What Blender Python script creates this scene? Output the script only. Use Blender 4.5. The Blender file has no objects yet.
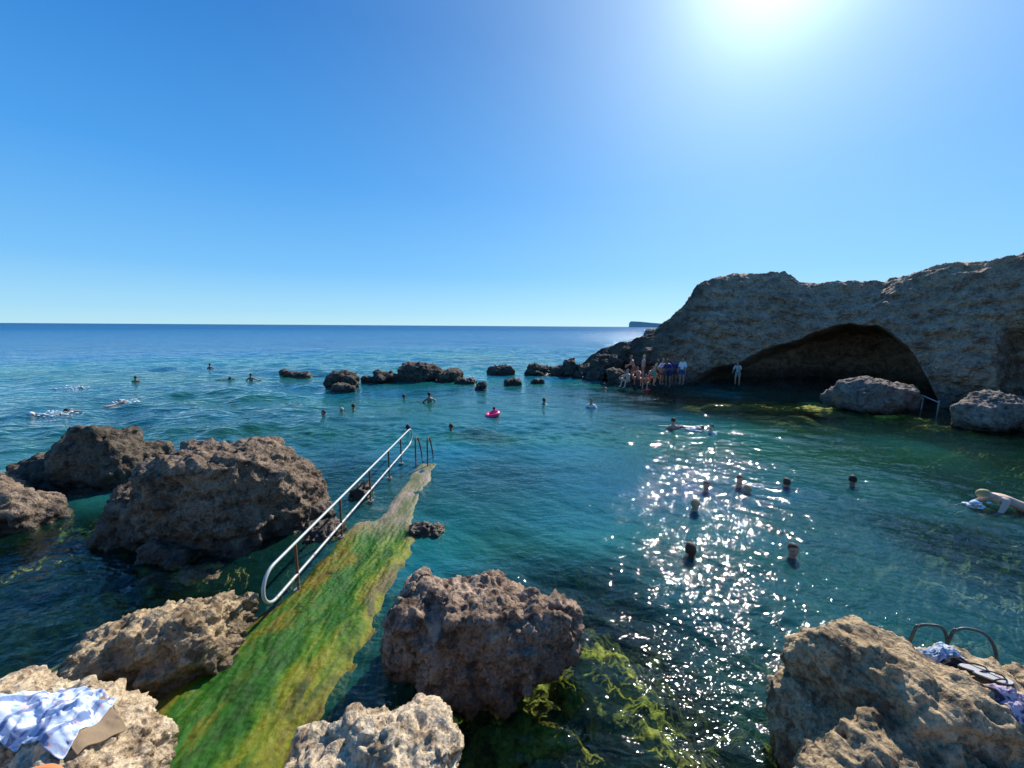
import bpy, bmesh, math, random
import numpy as np
from mathutils import Vector, Matrix
from mathutils.bvhtree import BVHTree

# ------------------------------------------------------------------ basics
scene = bpy.context.scene
COL = scene.collection
random.seed(7)
H = 4.0                                   # eye height above the sea
FPX, PITCH, ROLL = 386.0, math.radians(8.55), math.radians(0.37)
SUN_AZ, SUN_EL = math.radians(31.3), math.radians(37.2)

cam_d = bpy.data.cameras.new('camera'); cam = bpy.data.objects.new('camera', cam_d); COL.objects.link(cam)
cam_d.sensor_width = 36; cam_d.lens = 36 * FPX / 1024; cam_d.clip_start = 0.05; cam_d.clip_end = 60000
cam.matrix_world = Matrix.Translation((0, 0, H)) @ Matrix.Rotation(math.pi / 2 - PITCH, 4, 'X') @ Matrix.Rotation(ROLL, 4, 'Z')
scene.camera = cam
CM = np.array(cam.matrix_world.to_3x3())

def ray(px, py):
    return CM @ np.array([(px - 512) / FPX, (384 - py) / FPX, -1.0])
def W(px, py, z=0.0):                      # where a line of sight meets the level z
    d = ray(px, py); t = (z - H) / d[2]
    return np.array([d[0] * t, d[1] * t, z])
def PR(P):                                 # numpy points -> pixel, used when laying out the plan
    q = (P - np.array([0, 0, H])) @ CM
    return 512 + FPX * q[:, 0] / -q[:, 2], 384 - FPX * q[:, 1] / -q[:, 2]

# ------------------------------------------------------------------ noise
_r = np.random.RandomState(11)
_perm = np.concatenate([_r.permutation(256)] * 3)
_g = _r.normal(size=(256, 3)); _g /= np.linalg.norm(_g, axis=1)[:, None]
def gnoise(P):
    P = np.asarray(P, float); i = np.floor(P).astype(int); f = P - i; u = f * f * f * (f * (f * 6 - 15) + 10)
    i &= 255
    def c(dx, dy, dz):
        h = _perm[_perm[_perm[(i[:, 0] + dx) & 255] + ((i[:, 1] + dy) & 255)] + ((i[:, 2] + dz) & 255)]
        g = _g[h]
        return g[:, 0] * (f[:, 0] - dx) + g[:, 1] * (f[:, 1] - dy) + g[:, 2] * (f[:, 2] - dz)
    l = lambda a, b, t: a + (b - a) * t
    x0 = l(l(c(0,0,0), c(1,0,0), u[:,0]), l(c(0,1,0), c(1,1,0), u[:,0]), u[:,1])
    x1 = l(l(c(0,0,1), c(1,0,1), u[:,0]), l(c(0,1,1), c(1,1,1), u[:,0]), u[:,1])
    return l(x0, x1, u[:,2]) * 1.6
def fbm(P, o=4, rough=0.5):
    s = 0; a = 1
    for k in range(o): s = s + a * gnoise(P * 2**k + 17.3 * k); a *= rough
    return s
def ridged(P, o=3, rough=0.55):
    s = 0; a = 1
    for k in range(o): s = s + a * (1 - 2 * np.abs(gnoise(P * 2**k + 31.7 * k))); a *= rough
    return s - 0.6
def worley(P):                             # distance to nearest cell point, for pits
    P = np.asarray(P, float); i0 = np.floor(P).astype(int); best = np.full(len(P), 9.0)
    for dx in (-1, 0, 1):
        for dy in (-1, 0, 1):
            for dz in (-1, 0, 1):
                i = i0 + (dx, dy, dz)
                h = _perm[_perm[_perm[i[:, 0] & 255] + (i[:, 1] & 255)] + (i[:, 2] & 255)]
                d = ((i + _g[h] * 0.5 + 0.5 - P) ** 2).sum(1)
                best = np.minimum(best, d)
    return np.sqrt(best)
def sstep(a, b, x):
    t = np.clip((x - a) / (b - a), 0, 1); return t * t * (3 - 2 * t)

# ------------------------------------------------------------------ object helpers
def link(name, me, mat=None, parent=None):
    o = bpy.data.objects.new(name, me); COL.objects.link(o)
    if parent is not None: o.parent = parent
    if mat is not None and not me.materials: me.materials.append(mat)
    return o
def mesh_np(name, V, F, smooth=True):
    me = bpy.data.meshes.new(name); V = np.asarray(V, np.float32); F = np.asarray(F, np.int32); k = F.shape[1]
    me.vertices.add(len(V)); me.vertices.foreach_set('co', V.ravel())
    me.loops.add(F.size); me.loops.foreach_set('vertex_index', F.ravel())
    me.polygons.add(len(F)); me.polygons.foreach_set('loop_start', np.arange(0, F.size, k, dtype=np.int32))
    me.update(calc_edges=True)
    if smooth: me.polygons.foreach_set('use_smooth', np.ones(len(F), bool))
    me.update(); return me
def grid_faces(nu, nv, wrap=False):
    a = np.arange(nu * nv).reshape(nu, nv)
    if wrap: a = np.vstack([a, a[:1]])
    return np.stack([a[:-1, :-1], a[1:, :-1], a[1:, 1:], a[:-1, 1:]], -1).reshape(-1, 4)
def coords(me):
    a = np.empty(len(me.vertices) * 3, np.float32); me.vertices.foreach_get('co', a); return a.reshape(-1, 3).astype(float)
def normals(me):
    a = np.empty(len(me.vertices) * 3, np.float32); me.vertices.foreach_get('normal', a); return a.reshape(-1, 3).astype(float)
def setco(me, V):
    me.vertices.foreach_set('co', V.astype(np.float32).ravel()); me.update()
def attr(me, name, vals):
    a = me.attributes.new(name, 'FLOAT', 'POINT'); a.data.foreach_set('value', np.asarray(vals, np.float32))
def tag(o, label=None, cat=None, group=None, kind=None):
    for k, v in (('label', label), ('category', cat), ('group', group), ('kind', kind)):
        if v: o[k] = v
    return o
def empty(name, loc=(0, 0, 0), rz=0):
    o = bpy.data.objects.new(name, None); COL.objects.link(o); o.location = loc; o.rotation_euler = (0, 0, rz); return o
def tube(name, pts, r, mat, parent=None, seg=10, closed=False):
    cu = bpy.data.curves.new(name, 'CURVE'); cu.dimensions = '3D'; cu.bevel_depth = r; cu.bevel_resolution = 3; cu.use_fill_caps = True
    s = cu.splines.new('POLY'); s.points.add(len(pts) - 1); s.use_cyclic_u = closed
    for p, q in zip(s.points, pts): p.co = (*q, 1)
    t = bpy.data.objects.new('tmp', cu); COL.objects.link(t)
    dg = bpy.context.evaluated_depsgraph_get(); me = bpy.data.meshes.new_from_object(t.evaluated_get(dg)); bpy.data.objects.remove(t)
    me.polygons.foreach_set('use_smooth', np.ones(len(me.polygons), bool))
    return link(name, me, mat, parent)
def bez(pts, n=8):                         # smooth a polyline (Catmull-Rom)
    P = [np.array(p, float) for p in pts]; P = [2 * P[0] - P[1]] + P + [2 * P[-1] - P[-2]]; out = []
    for i in range(1, len(P) - 2):
        for k in range(n):
            t = k / n; a, b, c, d = P[i-1:i+3]
            out.append(0.5 * (2*b + (c-a)*t + (2*a-5*b+4*c-d)*t*t + (3*b-a-3*c+d)*t**3))
    out.append(P[-2]); return out

# ------------------------------------------------------------------ materials
class NT:
    def __init__(s, name):
        s.m = bpy.data.materials.new(name); s.m.use_nodes = True; s.t = s.m.node_tree; s.t.nodes.clear()
        s.out = s.n('ShaderNodeOutputMaterial')
    def n(s, typ, **kw):
        nd = s.t.nodes.new(typ)
        for k, v in kw.items():
            if k.startswith('i_'):
                key = k[2:]; key = int(key) if key.isdigit() else key.replace('_', ' ')
                s.put(nd.inputs[key], v)
            else: setattr(nd, k, v)
        return nd
    def put(s, sock, v):
        if isinstance(v, bpy.types.NodeSocket): s.t.links.new(v, sock)
        elif isinstance(v, bpy.types.Node): s.t.links.new(v.outputs[0], sock)
        else: sock.default_value = v
    def pos(s): return s.n('ShaderNodeNewGeometry').outputs['Position']
    def mapv(s, v, sc): return s.n('ShaderNodeMapping', i_Vector=v, i_Scale=sc).outputs[0]
    def noise(s, v, scale, detail=4, rough=.5, dist=0):
        return s.n('ShaderNodeTexNoise', i_Vector=v, i_Scale=scale, i_Detail=detail, i_Roughness=rough, i_Distortion=dist).outputs[0]
    def vor(s, v, scale, feature='F1'):
        return s.n('ShaderNodeTexVoronoi', feature=feature, i_Vector=v, i_Scale=scale).outputs['Distance']
    def ramp(s, f, stops):
        r = s.n('ShaderNodeValToRGB', i_Fac=f); e = r.color_ramp.elements
        while len(e) < len(stops): e.new(0.5)
        for el, (p, c) in zip(e, stops):
            el.position = p; el.color = (*c, 1) if len(c) == 3 else c
        return r.outputs[0]
    def val(s, f, a, b, c=0., d=1.):
        return s.n('ShaderNodeMapRange', i_Value=f, i_1=a, i_2=b, i_3=c, i_4=d, clamp=True).outputs[0]
    def math(s, op, a, b=0.0):
        m = s.n('ShaderNodeMath', operation=op); s.put(m.inputs[0], a); s.put(m.inputs[1], b); return m.outputs[0]
    def mix(s, f, a, b, blend='MIX'):
        m = s.n('ShaderNodeMix', data_type='RGBA', blend_type=blend)
        s.put(m.inputs[0], f); s.put(m.inputs[6], a if not isinstance(a, tuple) else (*a, 1)[:4]); s.put(m.inputs[7], b if not isinstance(b, tuple) else (*b, 1)[:4])
        return m.outputs[2]
    def bump(s, h, strength, dist, nrm=None):
        b = s.n('ShaderNodeBump', i_Height=h, i_Strength=strength, i_Distance=dist)
        if nrm is not None: s.put(b.inputs['Normal'], nrm)
        return b.outputs[0]
    def surf(s, col, rough=.8, nrm=None, metal=0., spec=.3):
        b = s.n('ShaderNodeBsdfPrincipled', i_Roughness=rough, i_Metallic=metal)
        s.put(b.inputs['Specular IOR Level'], spec)
        s.put(b.inputs['Base Color'], (*col, 1) if isinstance(col, tuple) else col)
        if nrm is not None: s.put(b.inputs['Normal'], nrm)
        s.t.links.new(b.outputs[0], s.out.inputs[0]); return s.m
def plain(name, col, rough=.7, spec=.3, metal=0., var=.15, sc=30, bmp=.0):
    t = NT(name); tc = t.n('ShaderNodeTexCoord').outputs['Object']; nz = t.noise(tc, sc, 3)
    c = t.mix(nz, tuple(x * (1 - var) for x in col), tuple(min(1, x * (1 + var)) for x in col))
    return t.surf(c, rough, t.bump(nz, bmp, .01) if bmp else None, metal, spec)

def rock_mat(name, pale, mid, dark, grain=1.0, wet=.24, layer=1.0, dirt=.5, dark_attr=None):
    t = NT(name); p = t.mapv(t.pos(), (1, 1, layer))
    big = t.noise(p, .9 * grain, 5, .6, .4); med = t.noise(p, 5 * grain, 6, .65, .3); fine = t.noise(p, 26 * grain, 5, .7)
    v1 = t.vor(p, 7 * grain); v2 = t.vor(p, 22 * grain)
    c = t.mix(t.val(big, .35, .65), mid, pale)
    c = t.mix(t.val(med, .52, .38, 0, .85), c, dark)
    c = t.mix(t.val(fine, .55, .40, 0, .55), c, tuple(x * .6 for x in dark))
    c = t.mix(t.val(v2, .28, .08, 0, .55), c, tuple(x * .45 for x in dark))
    c = t.mix(t.val(t.noise(p, 2.1 * grain, 3, .5, 1.), .56, .70, 0, dirt), c, tuple(min(.75, x * 1.25) for x in pale))
    # tidal zone: dark wet rock, then olive weed just above and below the water
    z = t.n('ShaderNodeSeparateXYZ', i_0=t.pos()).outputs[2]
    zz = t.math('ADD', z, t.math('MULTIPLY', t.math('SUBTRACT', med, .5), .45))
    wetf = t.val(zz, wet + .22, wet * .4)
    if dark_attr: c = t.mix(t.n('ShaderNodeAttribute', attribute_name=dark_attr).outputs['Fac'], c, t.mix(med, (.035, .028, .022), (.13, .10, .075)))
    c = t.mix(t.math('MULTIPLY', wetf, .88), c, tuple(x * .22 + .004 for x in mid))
    weed = t.val(zz, .03, -.12); wc = t.ramp(t.noise(p, 6, 4), [(.30, (.04, .035, .008)), (.52, (.20, .17, .022)), (.68, (.48, .40, .06))])
    c = t.mix(weed, c, wc)
    b1 = t.bump(big, .25, .5); b2 = t.bump(t.mix(.5, med, v1), .8, .10 / grain, b1)
    b3 = t.bump(t.mix(.45, fine, v2), .9, .035 / grain, b2)
    return t.surf(c, t.val(wetf, 0, 1, .9, .4), b3, 0, .3)
M = {}
M['rock_brown'] = rock_mat('brown pitted rock', (.33, .245, .17), (.155, .105, .07), (.035, .023, .015))
M['rock_red'] = rock_mat('reddish brown rock', (.50, .36, .25), (.21, .135, .09), (.05, .03, .02))
M['rock_dark'] = rock_mat('dark brown rock', (.19, .15, .105), (.085, .062, .043), (.02, .015, .011))
M['rock_gold'] = rock_mat('ochre rock', (.58, .43, .25), (.36, .25, .135), (.10, .065, .036))
M['rock_cream'] = rock_mat('cream rock', (.76, .62, .43), (.60, .45, .28), (.20, .13, .07))
M['reef'] = rock_mat('reef rock', (.16, .13, .10), (.075, .06, .045), (.022, .018, .014), grain=.7)
M['cliff'] = rock_mat('cliff limestone', (.62, .43, .29), (.47, .31, .205), (.22, .14, .095), grain=.36, wet=.95, layer=1.2, dirt=.4, dark_attr='seaward')  # splash-zone band, raised higher to paint in shade of the cave and lower cliff
t = NT('weed on sunken rock'); p = t.pos(); n1 = t.noise(p, 3.2, 5, .6, .15); n2 = t.noise(p, 17, 5, .7)
c = t.ramp(n1, [(.30, (.05, .06, .010)), (.46, (.22, .25, .025)), (.60, (.46, .42, .05)), (.75, (.60, .52, .14))]); c = t.mix(t.val(n2, .55, .38, 0, .7), c, (.04, .045, .01))
M['weedrock'] = t.surf(c, .9, t.bump(n2, .6, .04), 0, .1)
M['cliffboulder'] = rock_mat('grey boulder', (.36, .29, .23), (.23, .175, .14), (.09, .068, .055), grain=.8)

# ------------------------------------------------------------------ plan of the sea bed
# (pixel seen, depth below the sea, weed)   weed: 0 sand/pale rock, 1 yellow-green weed, 2 dark weed
bed_pts = [(20,690,.4,1),(50,610,.35,1.),(30,650,.3,.9),(90,620,.35,.9),(75,645,.35,.9),(85,580,.45,.8),(60,575,.5,1.),(110,600,.8,1.5),(20,560,1.6,1.6),(160,575,2.6,1.5),(60,530,2.2,1.4),(90,500,2.0,1.5),
 (150,495,1.2,1),(300,520,1.0,1.2),(255,545,2.2,1.6),(240,590,1.0,1),(270,570,1.8,1.3),(345,480,2,1),(375,440,3.2,.5),
 (450,550,3.6,1.4),(440,500,3.0,1.2),(480,470,1.3,.3),(510,500,3.2,.8),(500,535,1.7,.8),(560,540,3.3,.9),(600,600,2.8,1.3),(580,660,3.0,1.6),(610,690,.30,.9),(595,672,.5,1),(625,725,.35,.9),(650,760,.4,.9),
 (540,750,.3,.9),(515,735,.5,.9),(565,755,.4,.9),(590,740,.7,1.4),(490,765,.4,.9),(557,695,.6,1),(480,725,1.8,1.7),(430,700,3,2),(690,700,1.7,1.2),(700,620,2.3,.9),(720,760,1.2,1.2),(760,560,2.2,.8),(860,560,1.9,.5),(960,590,.8,.4),(1000,540,1.1,.8),
 (920,500,1.8,1.1),(850,460,2.4,1.6),(720,450,3.4,1.4),(700,500,2.8,1.0),(820,430,1.8,1.5),(700,407,.35,.9),(720,410,.3,.9),(745,411,.28,.9),(770,411,.26,.9),(800,412,.13,.8),(830,414,.12,.8),(855,418,.2,.9),(880,422,.25,.9),(910,429,.35,.9),(940,436,.45,1.),(975,442,.5,1),(1010,455,.55,1.2),(1000,485,.8,1.2),(960,475,.9,1.3),
 (760,424,1.4,1.6),(800,425,1.5,1.7),(720,420,1.2,1.4),(760,398,3.2,2),(900,408,1.2,2),(640,400,5,1),(560,430,4.2,.5),(560,400,6,.8),(460,430,4.5,.3),(400,400,5,.5),(300,400,6,.5),(480,384,3,.8),
 (230,400,7,.4),(100,400,8,.5),(100,370,12,1),(400,350,20,1),(700,350,20,1),(0,400,8,.5),(-200,500,4,1),(1200,560,1.2,1),(820,620,1.8,.6),(790,700,1.8,1),(400,768,1.5,1.5)]
BP = np.array([W(a, b, -c)[:2].tolist() + [c, d] for a, b, c, d in bed_pts])
BP = np.vstack([BP, [[0, 0, .5, 1], [-6, 0, .8, 1], [6, 0, .8, 1], [0, -8, .3, 1]]])
def bed(x, y):
    n = len(x); num = np.zeros((n, 2)); den = np.zeros(n)
    for bx, by, d, w in BP:
        r2 = (x - bx) ** 2 + (y - by) ** 2
        soft = .03 + .0006 * (bx * bx + by * by)
        k = 1 / (r2 + soft) ** 1.7
        num[:, 0] += k * d; num[:, 1] += k * w; den += k
    num /= den[:, None]
    far = sstep(45, 120, np.hypot(x, y)); num[:, 0] = num[:, 0] * (1 - far) + 25 * far
    return num[:, 0], num[:, 1]

# polar grid: fine near the shore, coarse at the horizon
def polar(fr, amin, amax, na):
    a = np.linspace(amin, amax, na); R, A = np.meshgrid(fr, a, indexing='ij')
    return R * np.sin(A), R * np.cos(A)
def radii(step0, r0, r1, g, rmax):
    r = [r0]
    while r[-1] < r1: r.append(r[-1] + step0 * max(1, r[-1] / 7))
    while r[-1] < rmax: r.append(r[-1] * g)
    return np.array(r)

# sea bed
rr = radii(.05, .3, 40, 1.06, 9000)
X, Y = polar(rr, -math.pi, math.pi - .0001, 900)
x, y = X.ravel(), Y.ravel(); d, w = bed(x, y)
P2 = np.stack([x, y, x * 0], 1)
near = 1 / (1 + (np.hypot(x, y) / 25) ** 2)
z = -d + near * ((.55 * (.5 - worley(P2 * 1.05 + .15 * fbm(P2 * 3, 2)[:, None])) + .18 * (.5 - worley(P2 * 3.3))) * np.clip(d, .3, 1.3) + .08 * fbm(P2 * 6 + 3, 4, .6) * np.clip(d * 1.5, .3, 1) ) + .6 * (1 - near) * fbm(P2 * .15, 3)
z = np.minimum(z, -.06)
me = mesh_np('seabed', np.stack([x, y, z], 1), grid_faces(len(rr), 900)[:, ::-1]); attr(me, 'weed', w)
t = NT('sea bed weed and rock'); p = t.pos(); wd = t.n('ShaderNodeAttribute', attribute_name='weed').outputs['Fac']
n1 = t.noise(p, 1.6, 5, .6, .15); n2 = t.noise(p, 9, 5, .7, .1)
wsel = t.math('ADD', wd, t.math('MULTIPLY', t.math('SUBTRACT', n1, .5), 1.5))
sand = t.mix(n2, (.30, .27, .20), (.50, .44, .33)); olive = t.ramp(n2, [(.30, (.035, .035, .008)), (.5, (.17, .15, .025)), (.70, (.50, .42, .08))]); drk = t.mix(n2, (.008, .014, .008), (.035, .05, .022))
c = t.mix(t.val(wsel, .2, .8), sand, olive); c = t.mix(t.val(wsel, 1.3, 1.85), c, drk)
tag(link('seabed', me, t.surf(c, .9, t.bump(n2, .6, .08), 0, .1)), kind='structure')

# ------------------------------------------------------------------ sea surface
rr = radii(.026, .5, 16, 1.012, 70); rr = np.concatenate([rr, [rr[-1] * 1.03 ** k for k in range(1, 180)]]); NA = 1500
af = np.concatenate([np.linspace(-math.pi, -1.25, 60)[:-1], np.linspace(-1.25, 1.25, NA), np.linspace(1.25, math.pi, 60)[1:-1]])
R_, A_ = np.meshgrid(rr, af, indexing='ij'); x = (R_ * np.sin(A_)).ravel(); y = (R_ * np.cos(A_)).ravel(); rad = R_.ravel()
depth, _w = bed(x, y)
rs = np.random.RandomState(5); z = np.zeros(len(x)); dr = np.gradient(rr)[:, None].repeat(len(af), 1).ravel()
openf = sstep(22, 34, y + .25 * np.abs(x + 3)) * (1 - .0 * x) + sstep(-5, -11, x) * sstep(8, 14, y); openf = np.clip(openf, 0, 1)
for k in range(64):
    lam = .26 * (1.075 ** k) if k < 40 else 2.2 * (1.09 ** (k - 40))
    swell = k >= 40
    th = rs.normal(math.radians(-118), .55 if not swell else .35)      # travelling towards the shore and to the left
    if k % 3 == 0 and not swell: th = rs.uniform(-math.pi, math.pi)
    amp = (.0064 * lam ** .85 * (1.25 if lam < .9 else .75) if not swell else .0024 * lam ** .8)
    res = sstep(2.2, 5., lam / dr)
    reg = (.55 + .65 * openf) if not swell else (.12 + .95 * openf)
    ph = 2 * math.pi / lam * (x * math.cos(th) + y * math.sin(th)) + rs.uniform(0, 6.28)
    s = np.sin(ph)
    z += amp * res * reg * (s + .25 * np.cos(2 * ph))
gust = .65 + .7 * sstep(-.4, .5, fbm(np.stack([x * .09, y * .16, x * 0], 1), 3)); z *= gust
n = len(rr); nA = len(af); V = np.stack([x, y, z], 1); F = grid_faces(n, nA)
# close the body of water: wrap seam, middle cap, skirt and floor
a = np.arange(n * nA).reshape(n, nA); F = np.vstack([F, np.stack([a[:-1, -1], a[1:, -1], a[1:, 0], a[:-1, 0]], -1)])
low = V[a[-1]].copy(); low[:, 2] = -60; b0 = len(V); V = np.vstack([V, low, [[0, 0, 0]], [[0, 0, -60]]])
bi = np.arange(b0, b0 + nA); nx = np.roll(np.arange(nA), -1)
F = np.vstack([F, np.stack([a[-1], bi, bi[nx], a[-1][nx]], -1)])
c0, c1 = len(V) - 2, len(V) - 1
tri = np.vstack([np.stack([a[0], a[0][nx], np.full(nA, c0)], -1), np.stack([bi[nx], bi, np.full(nA, c1)], -1)])
me = bpy.data.meshes.new('sea'); me.vertices.add(len(V)); me.vertices.foreach_set('co', V.astype(np.float32).ravel())
F = F[:, ::-1]; tri = tri[:, ::-1]; li = np.concatenate([F.ravel(), tri.ravel()]).astype(np.int32); me.loops.add(len(li)); me.loops.foreach_set('vertex_index', li)
ls = np.concatenate([np.arange(0, F.size, 4), F.size + np.arange(0, tri.size, 3)]).astype(np.int32)
me.polygons.add(len(ls)); me.polygons.foreach_set('loop_start', ls); me.update(calc_edges=True)
me.polygons.foreach_set('use_smooth', np.ones(len(ls), bool)); me.update()
attr(me, 'deep', np.concatenate([depth, np.full(len(V) - len(depth), 20)])); attr(me, 'openw', np.concatenate([openf, np.zeros(len(V) - len(depth))]))
t = NT('sea water'); p = t.pos(); dp = t.n('ShaderNodeAttribute', attribute_name='deep').outputs['Fac']
dist = t.n('ShaderNodeCameraData').outputs['View Distance']
d3 = t.n('ShaderNodeVectorMath', operation='LENGTH', i_0=p).outputs['Value']
pm = t.n('ShaderNodeMapping', i_Vector=p, i_Rotation=(0, 0, math.radians(25)), i_Scale=(1, 1.9, 1)).outputs[0]
opn = t.n('ShaderNodeAttribute', attribute_name='openw').outputs['Fac']
rip = t.noise(pm, 5.5, 2, .5, .5); rip2 = t.noise(pm, 1.1, 3, .55, .3); rip3 = t.noise(pm, .22, 4, .6, .2)
nr = t.bump(rip, t.val(d3, 6, 20, .60, .18), .05); nr = t.bump(rip2, t.math('ADD', t.val(d3, 6, 26, .08, .30), t.math('MULTIPLY', opn, .5)), .22, nr); nr = t.bump(rip3, t.math('MULTIPLY', opn, t.val(d3, 30, 90, 0., .9)), 1.2, nr)
gl = t.n('ShaderNodeBsdfGlossy', i_Roughness=t.val(d3, 8, 160, .03, .15), i_Normal=nr, i_Color=(1, 1, 1, 1))
tr = t.n('ShaderNodeBsdfTransparent', i_Color=(.93, .97, .97, 1))
bodyc = t.mix(t.val(dp, 1.9, 4.2), (.018, .135, .080), (.007, .18, .19))
bodyc = t.mix(t.val(dp, 4.5, 11), bodyc, (.0, .13, .31))
bodyc = t.mix(t.val(t.noise(t.mapv(p, (.04, .16, .1)), 1, 4), .4, .62, 0, .55), bodyc, (.0, .09, .24))
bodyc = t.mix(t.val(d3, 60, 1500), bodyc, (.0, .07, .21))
df = t.n('ShaderNodeBsdfDiffuse', i_Color=bodyc, i_Normal=nr)
body = t.n('ShaderNodeMixShader'); t.put(body.inputs[0], t.ramp(t.val(dp, 0, 8), [(.06, (.02, .02, .02)), (.13, (.16, .16, .16)), (.27, (.66, .66, .66)), (.5, (.93,) * 3), (1, (.98, .98, .98))])); t.put(body.inputs[1], tr); t.put(body.inputs[2], df)
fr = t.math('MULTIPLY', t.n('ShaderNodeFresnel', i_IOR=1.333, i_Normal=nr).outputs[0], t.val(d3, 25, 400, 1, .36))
mx = t.n('ShaderNodeMixShader'); t.put(mx.inputs[0], fr); t.put(mx.inputs[1], body); t.put(mx.inputs[2], gl)
t.t.links.new(mx.outputs[0], t.out.inputs[0])
ab = t.n('ShaderNodeVolumeAbsorption', i_Color=(.30, .80, .70, 1), i_Density=.25); t.t.links.new(ab.outputs[0], t.out.inputs[1])
M['water'] = t.m
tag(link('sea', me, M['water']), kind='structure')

# ------------------------------------------------------------------ sky, sun
world = bpy.data.worlds.new('World'); scene.world = world; world.use_nodes = True; wt = world.node_tree
bg = wt.nodes['Background']; sky = wt.nodes.new('ShaderNodeTexSky'); sky.sky_type = 'NISHITA'; sky.sun_disc = False
sky.sun_elevation = SUN_EL; sky.sun_rotation = SUN_AZ; sky.air_density = 1.0; sky.dust_density = .3; sky.ozone_density = 3.0
L_ = wt.links.new
tcw = wt.nodes.new('ShaderNodeTexCoord'); sx = wt.nodes.new('ShaderNodeSeparateXYZ'); L_(tcw.outputs['Generated'], sx.inputs[0])
cr = wt.nodes.new('ShaderNodeValToRGB'); L_(sx.outputs[2], cr.inputs[0]); el = cr.color_ramp.elements
stops = [(0.0, (.52, .82, .93)), (.03, (.40, .73, .95)), (.12, (.20, .55, .95)), (.30, (.078, .37, .86)), (.55, (.014, .20, .62)), (1, (.006, .10, .42))]
while len(el) < len(stops): el.new(.5)
for e_, (p_, c_) in zip(el, stops): e_.position = p_; e_.color = (*c_, 1)
def wmix(bt, f, A, B_):
    m_ = wt.nodes.new('ShaderNodeMix'); m_.data_type = 'RGBA'; m_.blend_type = bt; m_.inputs[0].default_value = f
    for s_, v_ in ((m_.inputs[6], A), (m_.inputs[7], B_)):
        if isinstance(v_, tuple): s_.default_value = v_
        else: L_(v_, s_)
    return m_.outputs[2]
clear = wmix('MULTIPLY', 1, cr.outputs[0], (6.7, 7.15, 7.5, 1))
glow = wmix('MULTIPLY', 1, sky.outputs[0], (.10, .12, .12, 1))
glow = wmix('DARKEN', 1, glow, (3., 3., 3., 1))
sdv = (math.sin(SUN_AZ) * math.cos(SUN_EL), math.cos(SUN_AZ) * math.cos(SUN_EL), math.sin(SUN_EL))
dt = wt.nodes.new('ShaderNodeVectorMath'); dt.operation = 'DOT_PRODUCT'; L_(tcw.outputs['Generated'], dt.inputs[0]); dt.inputs[1].default_value = sdv
def aur(k, g):
    c0 = wt.nodes.new('ShaderNodeMath'); c0.operation = 'MAXIMUM'; L_(dt.outputs['Value'], c0.inputs[0]); c0.inputs[1].default_value = 0
    m_ = wt.nodes.new('ShaderNodeMath'); m_.operation = 'POWER'; L_(c0.outputs[0], m_.inputs[0]); m_.inputs[1].default_value = k
    q_ = wt.nodes.new('ShaderNodeMath'); q_.operation = 'MULTIPLY'; L_(m_.outputs[0], q_.inputs[0]); q_.inputs[1].default_value = g; return q_.outputs[0]
def add_(a_, b_):
    m_ = wt.nodes.new('ShaderNodeMath'); m_.operation = 'ADD'; L_(a_, m_.inputs[0]); L_(b_, m_.inputs[1]); return m_.outputs[0]
au_ = wmix('MULTIPLY', 1, add_(add_(aur(150, 7.5), aur(24, 3.2)), aur(5, 1.6)), (.86, 1., .86, 1))
glow = wmix('ADD', 1, glow, au_)
L_(wmix('ADD', 1, clear, glow), bg.inputs[0]); bg.inputs[1].default_value = .1
sl = bpy.data.lights.new('sun', 'SUN'); sl.energy = 5.0; sl.angle = math.radians(.5); sl.color = (1, .94, .85)
so = bpy.data.objects.new('sun', sl); COL.objects.link(so)
sd = Vector((math.sin(SUN_AZ) * math.cos(SUN_EL), math.cos(SUN_AZ) * math.cos(SUN_EL), math.sin(SUN_EL)))
so.rotation_euler = sd.to_track_quat('Z', 'Y').to_euler()
scene.view_settings.view_transform = 'Standard'; scene.view_settings.look = 'None'; scene.view_settings.exposure = 0.3; scene.view_settings.gamma = 1
scene.cycles.use_denoising = True; scene.cycles.max_bounces = 5; scene.cycles.diffuse_bounces = 2; scene.cycles.glossy_bounces = 2; scene.cycles.transparent_max_bounces = 8
scene.cycles.sample_clamp_indirect = 4; scene.cycles.caustics_reflective = False; scene.cycles.caustics_refractive = False

# ------------------------------------------------------------------ rocks
def hull_obj(points_sets, voxel):
    bm = bmesh.new()
    for pts in points_sets:
        vs = [bm.verts.new(p) for p in pts]; r = bmesh.ops.convex_hull(bm, input=vs)
        bmesh.ops.delete(bm, geom=[v for v in vs if not v.link_faces], context='VERTS')
    bmesh.ops.recalc_face_normals(bm, faces=bm.faces)
    me = bpy.data.meshes.new('h'); bm.to_mesh(me); bm.free()
    o = bpy.data.objects.new('h', me); COL.objects.link(o)
    m = o.modifiers.new('r', 'REMESH'); m.mode = 'VOXEL'; m.voxel_size = voxel; m.adaptivity = 0
    s = o.modifiers.new('s', 'SMOOTH'); s.iterations = int(6 + .05 / voxel); s.factor = .5
    dg = bpy.context.evaluated_depsgraph_get(); out = bpy.data.meshes.new_from_object(o.evaluated_get(dg)); bpy.data.objects.remove(o)
    return out
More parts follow.
